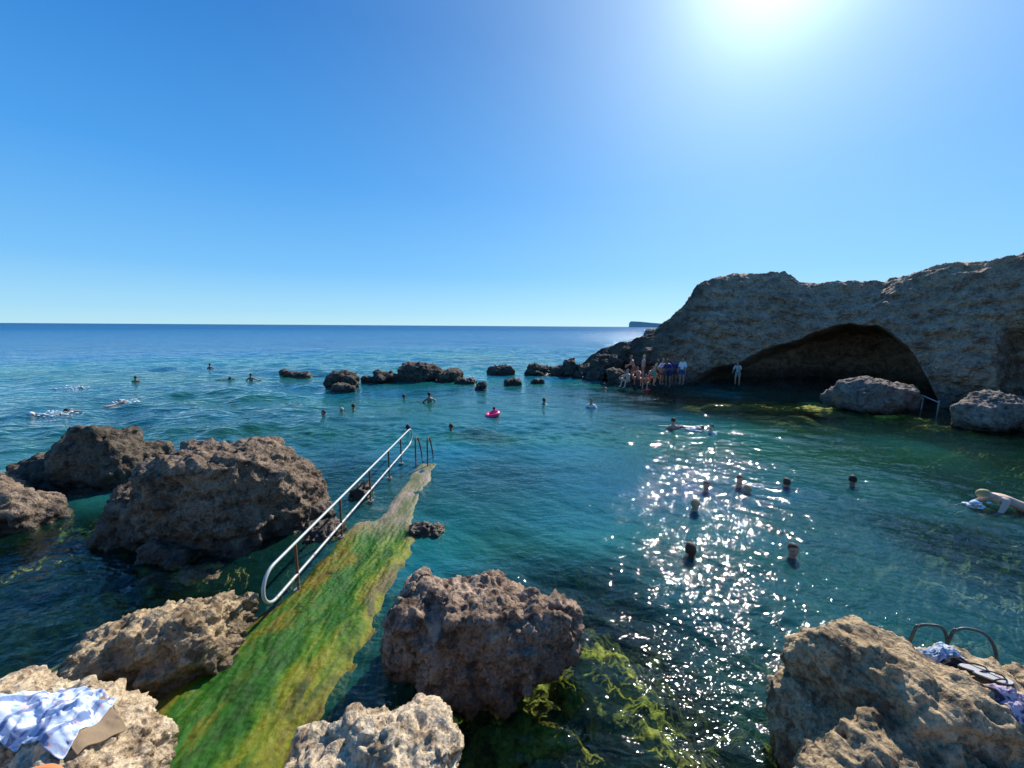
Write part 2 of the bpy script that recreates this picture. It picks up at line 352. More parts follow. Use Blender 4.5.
def main_piece(me):                       # drop stray crumbs so that a rock is one piece
    n = len(me.vertices); e = np.empty(len(me.edges) * 2, np.int32); me.edges.foreach_get('vertices', e); e = e.reshape(-1, 2)
    lab = np.arange(n)
    while True:
        m = np.minimum(lab[e[:, 0]], lab[e[:, 1]]); new = lab.copy(); np.minimum.at(new, e[:, 0], m); np.minimum.at(new, e[:, 1], m); new = new[new]; new = new[new]
        if (new == lab).all(): break
        lab = new
    u, c = np.unique(lab, return_counts=True)
    if len(u) == 1: return me
    keep = lab == u[c.argmax()]; bm = bmesh.new(); bm.from_mesh(me); bm.verts.ensure_lookup_table()
    bmesh.ops.delete(bm, geom=[bm.verts[i] for i in np.where(~keep)[0]], context='VERTS'); bm.to_mesh(me); bm.free(); return me
def lump(c, r, seed, n=26, rot=0, box=.55):
    q = np.random.RandomState(seed).normal(size=(n, 3)); q /= np.linalg.norm(q, axis=1)[:, None]
    q = np.sign(q) * np.abs(q) ** box; q /= np.linalg.norm(q, axis=1)[:, None] ** .6
    q = q * r; cs, sn = math.cos(rot), math.sin(rot)
    q = np.stack([q[:, 0] * cs - q[:, 1] * sn, q[:, 0] * sn + q[:, 1] * cs, q[:, 2]], 1)
    return q + np.array(c)
def rock(name, label, lumps, mat, voxel=.03, amp=1.0, freq=1.0, group=None, pit=1.0, cat='rock', seed=0, extra=(), foot=False):
    """lumps: (px, py, z, rx, ry, rz[, rot]) centre seen at pixel (px,py) at height z, radii in metres"""
    S = []
    for k, L in enumerate(lumps):
        S.append(lump(W(L[0], L[1], L[2]) if not foot else W(L[0], L[1], 0) + np.array([0, 0, L[2]]), np.array(L[3:6]), seed * 50 + k, rot=L[6] if len(L) > 6 else k * .7))
    S += list(extra)
    me = main_piece(hull_obj(S, voxel)); V = coords(me); N = normals(me); s = seed * 7.7
    big = .13 * fbm(V * 1.3 * freq + s, 3) ; V = V + N * (big * amp)[:, None]
    wp = V + .10 * np.stack([fbm(V * 3 + s, 2), fbm(V * 3 + s + 40, 2), fbm(V * 3 + s + 80, 2)], 1)
    w1 = np.clip(worley(wp * np.array([1, 1, 1.25]) * 2.3 * freq + s), 0, .95); w2 = np.clip(worley(wp * 6.0 * freq + s + 5), 0, .9); w3 = np.clip(worley(wp * 15 * freq + s + 9), 0, .9)
    msk = sstep(-.35, .35, fbm(V * 1.7 * freq + s + 60, 2))
    e = .12 * (.55 - w1) + .075 * (.5 - w2) * (.35 + .9 * msk) + .042 * (.5 - w3) * pit
    e += .06 * ridged(V * 3.1 * freq + s, 4, .6) * (1 - .6 * msk) + .03 * fbm(V * 8 * freq + s, 4, .65)
    hole = sstep(.30, .12, worley(wp * 3.3 * freq + s + 23)); e -= .13 * hole * pit * msk
    V = V + N * (e * amp)[:, None]
    setco(me, V); me.polygons.foreach_set('use_smooth', np.ones(len(me.polygons), bool))
    c = V.mean(0); c[2] = 0; setco(me, V - c)
    o = link(name, me, M[mat]); o.location = c; o['label'] = label; o['category'] = cat
    if group: o['group'] = group
    return o

rock('boulder', 'largest rugged brown boulder, in the water between the dark ridge and the long handrail',
     [(222,512,.45,1.4,1.15,1.42,.2),(278,503,.4,1.0,.95,1.12),(165,520,.15,.95,.9,.8),(205,545,-.1,1.2,.6,.55,.1),(175,562,-.15,.6,.35,.42),(232,486,.85,1.15,.85,.98)], 'rock_brown', .035, 1.2, .8, seed=1)
rock('rock', 'dark pointed rock ridge in the sea behind the largest brown boulder',
     [(108,466,.42,.85,.8,1.2,.3),(70,474,.1,1.3,.9,.7),(140,470,.1,.8,.8,.85)], 'rock_dark', .045, 1.0, .8, seed=2)
rock('rock', 'flat dark rock slab sloping into the sea in front of the pointed ridge',
     [(50,486,.05,1.35,.6,.55,.1),(100,492,-.1,.8,.45,.35),(15,478,.05,.8,.5,.5)], 'rock_dark', .045, 1.0, .8, seed=3)
rock('rock', 'brown weathered rock cut off by the left edge, rising from a shallow pool',
     [(12,520,.05,.75,.7,.62,.1),(-30,515,.1,1.,.9,.8),(35,525,-.05,.5,.4,.35)], 'rock_brown', .035, 1.0, .9, seed=4)
rock('boulder', 'brown boulder with pale sunlit top and dark left flank beside the mossy slab',
     [(175,645,.2,.85,.5,.48,.1),(130,655,.15,.5,.45,.45),(215,630,.05,.5,.42,.38),(170,668,.0,.6,.35,.4)], 'rock_gold', .02, .8, 1.2, seed=5)
TOWEL_ROCK = rock('boulder', 'pale pitted boulder in the bottom left corner with a blue towel spread on it',
     [(55,768,.40,.72,.5,.50,.1),(112,768,.38,.38,.38,.42),(-30,775,.5,.7,.55,.5),(60,815,.4,1.0,.5,.5)], 'rock_cream', .016, .7, 1.5, seed=6)
rock('boulder', 'cream sunlit round-topped boulder at the bottom edge, just right of the mossy slab',
     [(365,775,.82,.40,.40,.42,.3),(405,795,.7,.46,.4,.5),(330,810,.65,.4,.4,.5),(412,778,.75,.26,.28,.33)], 'rock_cream', .014, .6, 1.6, seed=7)
rock('boulder', 'big dark brown boulder standing alone in the water to the right of the mossy slab',
     [(470,635,.5,.85,.62,.64,.1),(530,630,.5,.6,.55,.55),(430,630,.45,.55,.5,.55),(480,678,-.1,.75,.42,.5)], 'rock_red', .018, .8, 1.3, seed=8)
SHOE_ROCK = rock('boulder', 'massive ochre boulder in the bottom right corner, clothes and sandals on it',
     [(868,700,.72,.62,.6,.62,.2),(935,715,.70,.8,.6,.50,-.3),(1010,735,.66,.9,.65,.42,-.3),(1100,760,.6,1.0,.7,.42,-.1),(835,745,.25,.55,.55,.6),(930,800,.3,1.4,.6,.85)], 'rock_gold', .018, .55, 1.2, seed=9)
rock('rock', 'small pale grey rock awash beside the right edge of the slab',
     [(425,533,-.02,.42,.25,.2,.1)], 'rock_brown', .025, .6, 1.5, seed=10)
rock('rock', 'small dark rock half sunk behind the middle of the handrail',
     [(362,494,0,.3,.3,.3)], 'rock_dark', .03, .6, 1.5, seed=11)
rock('rock', 'low brown rock against the left edge of the slab under the handrail',
     [(322,535,-.05,.45,.5,.25)], 'rock_brown', .03, .7, 1.4, seed=12)
rock('rock', 'yellowish weedy ledge awash at the right foot of the largest brown boulder',
     [(255,535,-.12,.95,.3,.2,.1)], 'rock_gold', .03, .6, 1.4, seed=13)
rock('rock', 'olive flat rock just under the water right of the left edge boulder',
     [(190,585,-.22,.9,.35,.25,.2)], 'rock_gold', .03, .6, 1.3, seed=14)
GW = 'weedy rocks just under the water'
for lab, L, sd in [
  ('yellow-green weedy rock under water left of the boulder with the dark flank', [(75,628,-.42,.75,.55,.34,.2),(40,640,-.45,.6,.5,.32)], 81),
  ('olive weedy rock under water at the left edge, above the towel boulder', [(12,655,-.45,.7,.45,.34),(30,668,-.5,.5,.35,.34)], 82),
  ('pale flat rock under water, behind the boulder with the dark flank', [(80,588,-.40,.55,.3,.28,.4)], 83),
  ('long weedy rock under water stretching from the left edge below the flat rocks', [(30,592,-.45,.8,.4,.32,.2),(70,572,-.5,.7,.35,.32)], 84),
  ('largest yellow-green weedy rock under water, right of the big dark boulder', [(618,700,-.42,.42,.50,.36,.2),(640,740,-.45,.4,.4,.34),(600,675,-.5,.3,.3,.30)], 85),
  ('yellow weedy rock under water at the bottom edge, below the big dark boulder', [(545,748,-.42,.50,.28,.34),(500,760,-.45,.35,.28,.34)], 86),
  ('small weedy stone under water between the two weedy rocks of the bottom edge', [(568,705,-.45,.14,.16,.28)], 87),
  ('broad green weedy shelf under the shallow water in front of the cave', [(730,411,-.37,2.0,.8,.36,0),(780,412,-.36,2.6,1.1,.36,0),(835,416,-.36,2.6,1.2,.36,0),(890,424,-.37,2.2,.9,.36,0),(940,434,-.38,1.8,.9,.34,0),(985,442,-.42,1.5,.8,.34,0)], 88),
]: rock('rock', lab, L, 'weedrock', .03 if sd < 88 else .07, .7, 1.3 if sd < 88 else .8, GW, seed=sd)
# reef across the mouth of the pool
RG = 'rocks of the low reef between pool and open sea'
for lab, L, sd, vx in [
  ('flat grey rock barely above the sea, farthest left of the reef', [(297,377,0,1.3,.6,.35),(285,376,0,.5,.4,.6)], 21, .08),
  ('rounded black rock at the left end of the reef with a smaller rock before it', [(343,384,.2,1.1,1.,.95)], 22, .07),
  ('small low black rock in front of the rounded black reef rock', [(345,392,0,.85,.45,.5)], 23, .06),
  ('largest brown rock of the reef, long and lumpy with two humps', [(415,378,.2,1.5,1.2,1.25),(385,381,.1,1.3,.9,.8),(450,379,.1,1.6,.9,.85),(432,377,.2,1.3,.9,1.1),(370,383,0,.6,.6,.5)], 24, .08),
  ('small dark rock tucked against the right front of the longest reef rock', [(440,384,-.1,.7,.4,.4)], 25, .06),
  ('flat dark rock right of the longest reef rock, touching a small block', [(465,384,0,.8,.5,.45)], 26, .06),
  ('small blocky black rock standing nearest the camera in the reef', [(481,390,.05,.42,.4,.45)], 27, .05),
  ('long brown flat rock of the reef on the sea side', [(501,374,.05,1.3,.6,.75)], 28, .07),
  ('low dark double rock in the middle of the right reef', [(513,385,.02,.75,.5,.45)], 29, .06),
  ('tiny dark rock alone between the double rock and the cliff', [(538,384,.02,.45,.35,.35)], 30, .05),
  ('broad dark low rock of the right reef beside the tall pointed one', [(540,374,.1,1.35,.8,.95)], 31, .07),
  ('pointed dark rock of the reef next to the foot of the cliff', [(569,374,.2,.8,.8,1.4),(560,375,.1,1.,.7,.9)], 32, .07),
]: rock('reef_rock', lab, [(l_[0], l_[1], l_[2] - .05, *l_[3:]) for l_ in L], 'reef', vx, 1.2, .9, RG, seed=sd)
rock('boulder', 'rounded grey boulder standing in the water in front of the cave', [(868,398,.6,1.5,1.2,1.1,.1),(895,400,.4,1.0,1.0,.9),(845,399,.3,.9,1.,.7)], 'cliffboulder', .05, .9, .8, seed=41)
rock('boulder', 'wide grey boulder at the foot of the cliff, cut off by the right edge', [(985,415,.5,1.3,1.,1.0,.1),(1035,418,.4,1.7,1.2,1.1),(960,414,.2,.9,.9,.7)], 'cliffboulder', .05, 1., .8, seed=42)

GP = 'dark rocks piled on the low point of the headland'
for lab, L, sd in [
  ('dark rock at the very tip of the headland, beside the pointed reef rock', [(590,377,.3,1.2,1.,1.0),(583,378,.0,.8,.7,.7)], 71),
  ('black block with a jagged crest on the headland tip, second from its end', [(606,379,.7,1.3,1.1,1.2),(600,380,.2,1.0,.9,.9)], 72),
  ('dark lumpy rock at the waterline left of the sitting bathers', [(618,383,.3,1.2,.9,.8)], 73),
  ('high dark block against the cliff above the left bathers', [(633,376,1.6,1.4,1.1,1.5),(624,376,1.0,1.2,1.,1.2)], 74),
  ('brownish block against the cliff, highest of the pile above the crowd', [(652,377,2.3,1.4,1.0,1.6),(662,377,1.6,1.1,1.,1.3)], 75),
]: rock('rock', lab, L, 'reef' if sd < 75 else 'cliffboulder', .07, 1.3, .8, GP, seed=sd, foot=True)
# ------------------------------------------------------------------ cliff headland
cc = np.array([ # px, base py, top py, setback, back thickness
 (574,373,371,.4,1),(585,374,364,.8,2),(600,376,353,1.2,3),(625,381,343,1.8,4),(645,384,335,2.4,5),(657,385,327,2.8,6),(670,385,317,3.0,7),(681,385,305,3.2,9),(686,385,291,3.3,9),(693,385,284,3.5,11),(704,385,280,3.8,12),(718,385,277,4.,12),
 (745,386,276,4.4,12),(772,388,277,4.8,12),(788,389,283,5,12),(830,392,284,5,12),(868,396,284,5,12),(886,399,277,4.6,12),(912,402,269,4.2,12),(940,406,266,4,12),(965,410,263,3.6,12),(990,413,256,3.2,12),(1024,418,251,3,12),(1100,430,240,3,12),(1200,455,222,3,12),(1350,500,190,3,12)], float)
NU, NV1, NV2 = 1300, 330, 90
u = np.linspace(0, 1, NU); s = np.interp(u, np.linspace(0, 1, len(cc)), np.arange(len(cc)))
# equal angular steps
ax = np.arctan((cc[:, 0] - 512) / FPX); au = np.linspace(ax[0], ax[-1], NU)
def ci(k): return np.interp(au, ax, cc[:, k])
px = 512 + FPX * np.tan(au); B = np.array([W(a, b) for a, b in zip(px, ci(1))]); sb = ci(3); th = ci(4)
rb = np.hypot(B[:, 0], B[:, 1]); dirh = B[:, :2] / rb[:, None]
top = []
for a, b, r, sbk in zip(px, ci(2), rb, sb):
    d = ray(a, b); top.append(H + (r + sbk) * d[2] / math.hypot(d[0], d[1]))
top = np.array(top)
v1 = np.linspace(0, 1, NV1); v2 = np.linspace(0, 1, NV2)[1:]
ZF = top[:, None] * (1.0 * v1 - .0)[None, :] ; ZF[:, :] = -1.2 + (top[:, None] + 1.2) * v1[None, :]
fr_ = v1[None, :]; SF = sb[:, None] * (.15 * fr_ + .85 * fr_ ** 2.2)
back = th[:, None] * v2[None, :]; ZB = top[:, None] - .02 * back - (top[:, None] + 1.5) * (v2[None, :] ** 5); SB = sb[:, None] + back
Z = np.hstack([ZF, ZB]); S_ = np.hstack([SF, SB])
PX = B[:, 0][:, None] + dirh[:, 0][:, None] * S_; PY = B[:, 1][:, None] + dirh[:, 1][:, None] * S_
V = np.stack([PX.ravel(), PY.ravel(), Z.ravel()], 1)
ipx, ipy = PR(V)
arch_x = np.array([680,700,740,780,815,850,875,893,908,920,930,938]); arch_y = np.array([386,376,361,347,333,323,324,333,347,364,384,402])
ay = np.interp(ipx, arch_x, arch_y, left=500, right=500) + 5 * gnoise(np.stack([ipx / 26, ipy / 26, ipx * 0], 1))
front = np.hstack([np.ones_like(ZF), np.zeros_like(ZB)]).ravel()
ins = sstep(-2, 14, ipy - ay) * front; sharp = sstep(830, 900, ipx)
ins = ins * (1 - sharp) + sstep(-1, 9, ipy - ay) * front * sharp
edge = sstep(680, 740, ipx) * sstep(945, 925, ipx)
ins *= edge * (.6 + .4 * sstep(730, 850, ipx))
cave2 = front * sstep(995, 1020, ipx) * sstep(1120, 1060, ipx) * sstep(318, 345, ipy)
dh = np.repeat(dirh, Z.shape[1], 0); push = 9 * ins + 2.5 * cave2
V[:, :2] += dh * push[:, None]
Q = V * np.array([1, 1, 1.7])
amp = np.clip(np.repeat(top, Z.shape[1]) / 5, .75, 1) * (1 + .5 * sstep(690, 650, ipx))
str_ = (V[:, 2] + .09 * V[:, 0] + .5 * fbm(V * .25 + 8, 2)) * 1.05; saw = (str_ - np.floor(str_)); e = .40 * fbm(V * .33 + 4, 3) + .9 * (.5 - np.clip(worley(V * np.array([.42, .42, .5]) + .2 * fbm(V, 2)[:, None]), 0, .95)) + .16 * sstep(0, .25, saw) * sstep(1, .55, saw) + .16 * ridged(Q * .6 + 9, 4, .5) + .30 * (.5 - np.clip(worley(V * 1.25 + .3 * gnoise(V * 2)[:, None]), 0, .9)) + .05 * (.5 - worley(V * 3.2)) + .06 * ridged(Q * 2.2, 3, .6) + .05 * fbm(V * 5, 3, .6)
topness = sstep(.75, 1., np.hstack([np.repeat(v1[None], NU, 0), np.ones_like(ZB)]).ravel())
e = e * amp
V[:, :2] -= dh * (e * (1 - .45 * topness))[:, None] ; V[:, 2] += e * (.15 + .35 * topness)
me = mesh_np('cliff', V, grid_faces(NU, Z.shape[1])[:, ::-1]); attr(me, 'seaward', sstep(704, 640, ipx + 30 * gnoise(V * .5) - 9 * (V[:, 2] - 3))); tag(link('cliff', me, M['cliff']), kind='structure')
CLIFF_BVH = BVHTree.FromPolygons([Vector(v) for v in V[::7]], [(0, 1, 2)]) if False else None

# islet on the horizon
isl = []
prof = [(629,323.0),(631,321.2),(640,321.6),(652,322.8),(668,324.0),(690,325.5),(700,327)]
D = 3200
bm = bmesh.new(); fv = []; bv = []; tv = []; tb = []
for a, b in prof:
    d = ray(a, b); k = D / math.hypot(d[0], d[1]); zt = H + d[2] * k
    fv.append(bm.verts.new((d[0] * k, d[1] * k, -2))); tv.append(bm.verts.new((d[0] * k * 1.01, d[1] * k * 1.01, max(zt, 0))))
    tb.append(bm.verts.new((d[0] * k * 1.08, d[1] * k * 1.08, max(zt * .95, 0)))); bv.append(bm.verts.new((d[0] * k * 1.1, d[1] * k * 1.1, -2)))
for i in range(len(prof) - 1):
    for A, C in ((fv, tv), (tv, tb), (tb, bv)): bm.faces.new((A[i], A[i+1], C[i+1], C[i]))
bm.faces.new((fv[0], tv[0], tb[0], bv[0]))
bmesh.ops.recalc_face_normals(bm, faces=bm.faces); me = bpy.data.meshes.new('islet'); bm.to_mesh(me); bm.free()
tag(link('islet', me, plain('islet rock', (.50, .47, .42), .9, sc=.02)), kind='structure')  # limestone made paler to stand in for distance haze; no air volume

# shore under the viewer
gx = np.linspace(-16, 16, 240); gy = np.linspace(-14, 1.25, 120); GX, GY = np.meshgrid(gx, gy, indexing='ij'); q = np.stack([GX.ravel(), GY.ravel(), GX.ravel() * 0], 1)
q[:, 2] = 1.9 * sstep(1.2, -.3, q[:, 1] + .25 * gnoise(q * .8)) - .6 + .25 * ridged(q * .7, 4) * sstep(1.25, .6, q[:, 1])
tag(link('shore', mesh_np('shore', q, grid_faces(240, 120)), M['rock_gold']), kind='structure')
#PART2
# ------------------------------------------------------------------ mossy slab
yl = [1.2, 2.4, 3.7, 4.45, 5.3, 7.5, 11.3]; xl = [-3.9, -3.9, -3.95, -3.62, -3.38, -3.36, -3.28]
yr_ = [1.2, 2.97, 3.7, 5.2, 6.9, 7.35, 8, 11.3]; xr = [-2.2, -2.08, -1.85, -1.74, -1.64, -1.85, -2.02, -2.04]
NU_, NVv = 150, 900
vy = np.linspace(1.2, 11.3, NVv); uu = np.linspace(-.16, 1.16, NU_)
U_, Vy = np.meshgrid(uu, vy, indexing='ij')
wob = lambda y_, s_: .07 * gnoise(np.stack([y_ * 1.7, y_ * 0 + s_, y_ * 0], 1)) + .03 * gnoise(np.stack([y_ * 6, y_ * 0 + s_, y_ * 0], 1))
XL = np.interp(vy, yl, xl) + wob(vy, 3.3); XR = np.interp(vy, yr_, xr) + wob(vy, 9.1)
Uc = np.clip(U_, 0, 1); over = np.abs(U_ - Uc) / .16
SX = XL[None] + (XR - XL)[None] * Uc + np.sign(U_ - .5) * over * .12
q = np.stack([SX.ravel(), Vy.ravel(), SX.ravel() * 0], 1)
topz = np.interp(Vy, [1.2, 3, 5.5, 6.9, 7.4, 9, 10.8, 11.3], [.13, .10, .065, .045, .025, .02, .012, -.5])
topz = topz - .085 * sstep(7.2, 7.8, Vy) * sstep(.55, .35, Uc) - .12 * sstep(.16, 0, Uc) - .10 * sstep(.84, 1, Uc)
q[:, 2] = topz.ravel() + (.035 * fbm(q * np.array([2.2, .9, 1]), 3) + .012 * ridged(q * np.array([9, 3, 1]), 3) + .006 * fbm(q * 22, 2)) * (1 - .4 * sstep(7, 7.6, q[:, 1]))
q[:, 2] -= (over.ravel() ** 1.6) * 1.9; q[:, 0] += .05 * gnoise(q * 3) * over.ravel()
me = mesh_np('mossy_slab', q, grid_faces(NU_, NVv)); attr(me, 'along', Vy.ravel()); attr(me, 'across', Uc.ravel())
t = NT('weed on concrete'); p = t.pos(); ac = t.n('ShaderNodeAttribute', attribute_name='across').outputs['Fac']; al = t.n('ShaderNodeAttribute', attribute_name='along').outputs['Fac']
st = t.noise(t.mapv(p, (2.0, .9, 1)), 1.3, 6, .58, .5); fi = t.noise(t.mapv(p, (1.5, 1, 1)), 15, 6, .75, 1.2)
k = t.math('ADD', ac, t.math('MULTIPLY', t.math('SUBTRACT', st, .5), 1.3))
c = t.ramp(k, [(.02, (.10, .065, .014)), (.22, (.16, .13, .006)), (.38, (.025, .125, .006)), (.58, (.010, .085, .003)), (.72, (.07, .165, .004)), (.88, (.20, .20, .006)), (1., (.10, .075, .012))])
bl = t.noise(t.mapv(p, (1.3, .8, 1)), 2.3, 5, .6, 1.2); c = t.mix(t.val(bl, .50, .64, 0, .75), c, (.012, .05, .004)); c = t.mix(t.val(bl, .42, .30, 0, .5), c, (.18, .17, .014))
c = t.mix(t.val(fi, .34, .55, .4, 0), c, (.03, .04, .004)); c = t.mix(t.val(fi, .62, .75, 0, .4), c, (.24, .30, .03))
con = t.mix(fi, (.16, .12, .08), (.42, .33, .25)); con = t.mix(t.val(st, .42, .6, 0, .85), con, (.09, .12, .025))
far = t.val(t.math('ADD', al, t.math('MULTIPLY', t.math('SUBTRACT', st, .5), 2.2)), 6.7, 7.5)
c = t.mix(far, c, con)
z_ = t.n('ShaderNodeSeparateXYZ', i_0=p).outputs[2]
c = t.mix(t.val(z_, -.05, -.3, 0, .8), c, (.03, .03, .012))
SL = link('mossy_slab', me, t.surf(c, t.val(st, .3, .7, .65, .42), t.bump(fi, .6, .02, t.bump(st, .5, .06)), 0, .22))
tag(SL, 'long slab walkway covered in green and yellow seaweed, running out under the metal handrail', 'walkway')
# submerged pale shelf at its far end
rock('rock', 'pale flat underwater shelf just right of the ladder at the far end of the slab', [(452,468,-.33,1.0,.5,.22)], 'rock_cream', .04, .5, 1., seed=61)

# ------------------------------------------------------------------ handrail and ladders
def metal(name, col, rust, k):
    t = NT(name); p = t.pos(); n1 = t.noise(p, 14, 5, .7); z_ = t.n('ShaderNodeSeparateXYZ', i_0=p).outputs[2]
    f = t.val(t.math('ADD', n1, t.math('MULTIPLY', z_, -.35 * k)), .48, .62)
    return t.surf(t.mix(f, col, rust), t.val(f, 0, 1, .5, .85), t.bump(n1, .2, .005), t.val(f, 0, 1, .25, .0), .4)
M['pipe'] = metal('galvanised pipe', (.40, .43, .42), (.24, .18, .12), .5)
M['post'] = metal('rusty post', (.30, .27, .24), (.16, .075, .035), -1.2)
M['darkpipe'] = metal('dark tube', (.06, .085, .085), (.05, .05, .045), 0)
rx = -3.2
hr = empty('handrail', (rx, 4.6, 0)); tag(hr, 'long galvanised double-pipe handrail with rusty posts along the mossy slab', 'handrail')
def rel(pts, c): return [np.array(p_) - np.array(c) for p_ in pts]
zt, zb = .80, .30
arc1 = [(rx, 4.78 - .25 * math.sin(a_), .55 + .25 * math.cos(a_)) for a_ in np.linspace(0, math.pi, 14)]
arc2 = [(rx, 11.75 + .22 * math.sin(a_), .50 - .22 * math.cos(a_) + .05) for a_ in np.linspace(0, math.pi, 12)]
loop = [(rx, y_, zt - .002 * (y_ - 5)) for y_ in (11.6, 10, 8, 6.4, 5.2)] + arc1 + [(rx, y_, zb) for y_ in (5.4, 7, 9, 11.6)] + arc2
tube('rail', rel(loop, (rx, 4.6, 0)), .023, M['pipe'], hr, closed=True)
for y_ in (5.3, 6.8, 8.3, 9.65, 10.75):
    tube('post', rel([(rx, y_, -.15), (rx, y_, .4), (rx, y_, .79)], (rx, 4.6, 0)), .021, M['post'], hr)
    tube('foot_plate', rel([(rx, y_, .02), (rx, y_, .05)], (rx, 4.6, 0)), .07, M['post'], hr)
ld = empty('sea_ladder', (-2.56, 10.7, 0)); tag(ld, 'sea ladder with two curved dark handles at the far end of the slab', 'ladder')
for sx_ in (-2.74, -2.40):
    pts = bez([(sx_, 10.6, -.1), (sx_, 10.6, .3), (sx_, 10.6, .66), (sx_, 10.66, .78), (sx_, 10.78, .8), (sx_, 10.95, .7), (sx_, 11.2, .35), (sx_, 11.35, 0), (sx_, 11.45, -.9)], 6)
    tube('handle', rel(pts, (-2.56, 10.7, 0)), .022, M['post'], ld)
for z_ in (-.1, -.4, -.7):
    tube('rung', rel([(-2.74, 11.36 - z_ * .08, z_), (-2.40, 11.36 - z_ * .08, z_)], (-2.56, 10.7, 0)), .02, M['post'], ld)
# hoops of the ladder behind the bottom right boulder
def hoop(p0, pk, p1, z0, zk, z1, nm, parent, org):
    a_ = W(*p0, z0); b_ = W(*pk, zk); c_ = W(*p1, z1)
    lo = a_ + np.array([-.05, .12, -1.1]); hi = c_ + np.array([.03, -.02, -.3])
    m1 = (a_ + b_) / 2 + np.array([-.03, 0, .05]); m2 = (b_ + c_) / 2 + np.array([.03, 0, .06])
    tube(nm, rel(bez([lo, a_, m1, b_, m2, c_, hi], 8), org), .0135, M['darkpipe'], parent)
og = W(950, 640, .0); l2 = empty('sea_ladder', og); tag(l2, 'sea ladder behind the bottom right boulder, only its two dark hoop handles showing', 'ladder')
hoop((912,636), (930,625), (947,642), .95, 1.05, .92, 'handle', l2, og)
hoop((949,640), (970,629), (996,654), .95, 1.08, .90, 'handle', l2, og)
for z_ in (.0, .3): tube('rung', rel([W(912,636,.95) + (-.05, .12, z_ - .95), W(949,640,.95) + (-.05, .12, z_ - .95)], og), .016, M['darkpipe'], l2)
# thin rail by the cave
og = W(915, 412, 0); cr_ = empty('cave_rail', og); tag(cr_, 'thin low metal rail between the two grey boulders by the cave', 'handrail')
e0, e1, e2 = W(908, 408, .05), W(921, 410, .05), W(937, 413, .05)
tube('rail', rel([e0 + (0, 0, .75), e1 + (0, 0, .7), e2 + (0, 0, .5)], og), .03, M['pipe'], cr_)
for e_ in (e0, e1, e2): tube('post', rel([e_ + (0, 0, -.8), e_ + (0, 0, .62)], og), .03, M['pipe'], cr_)

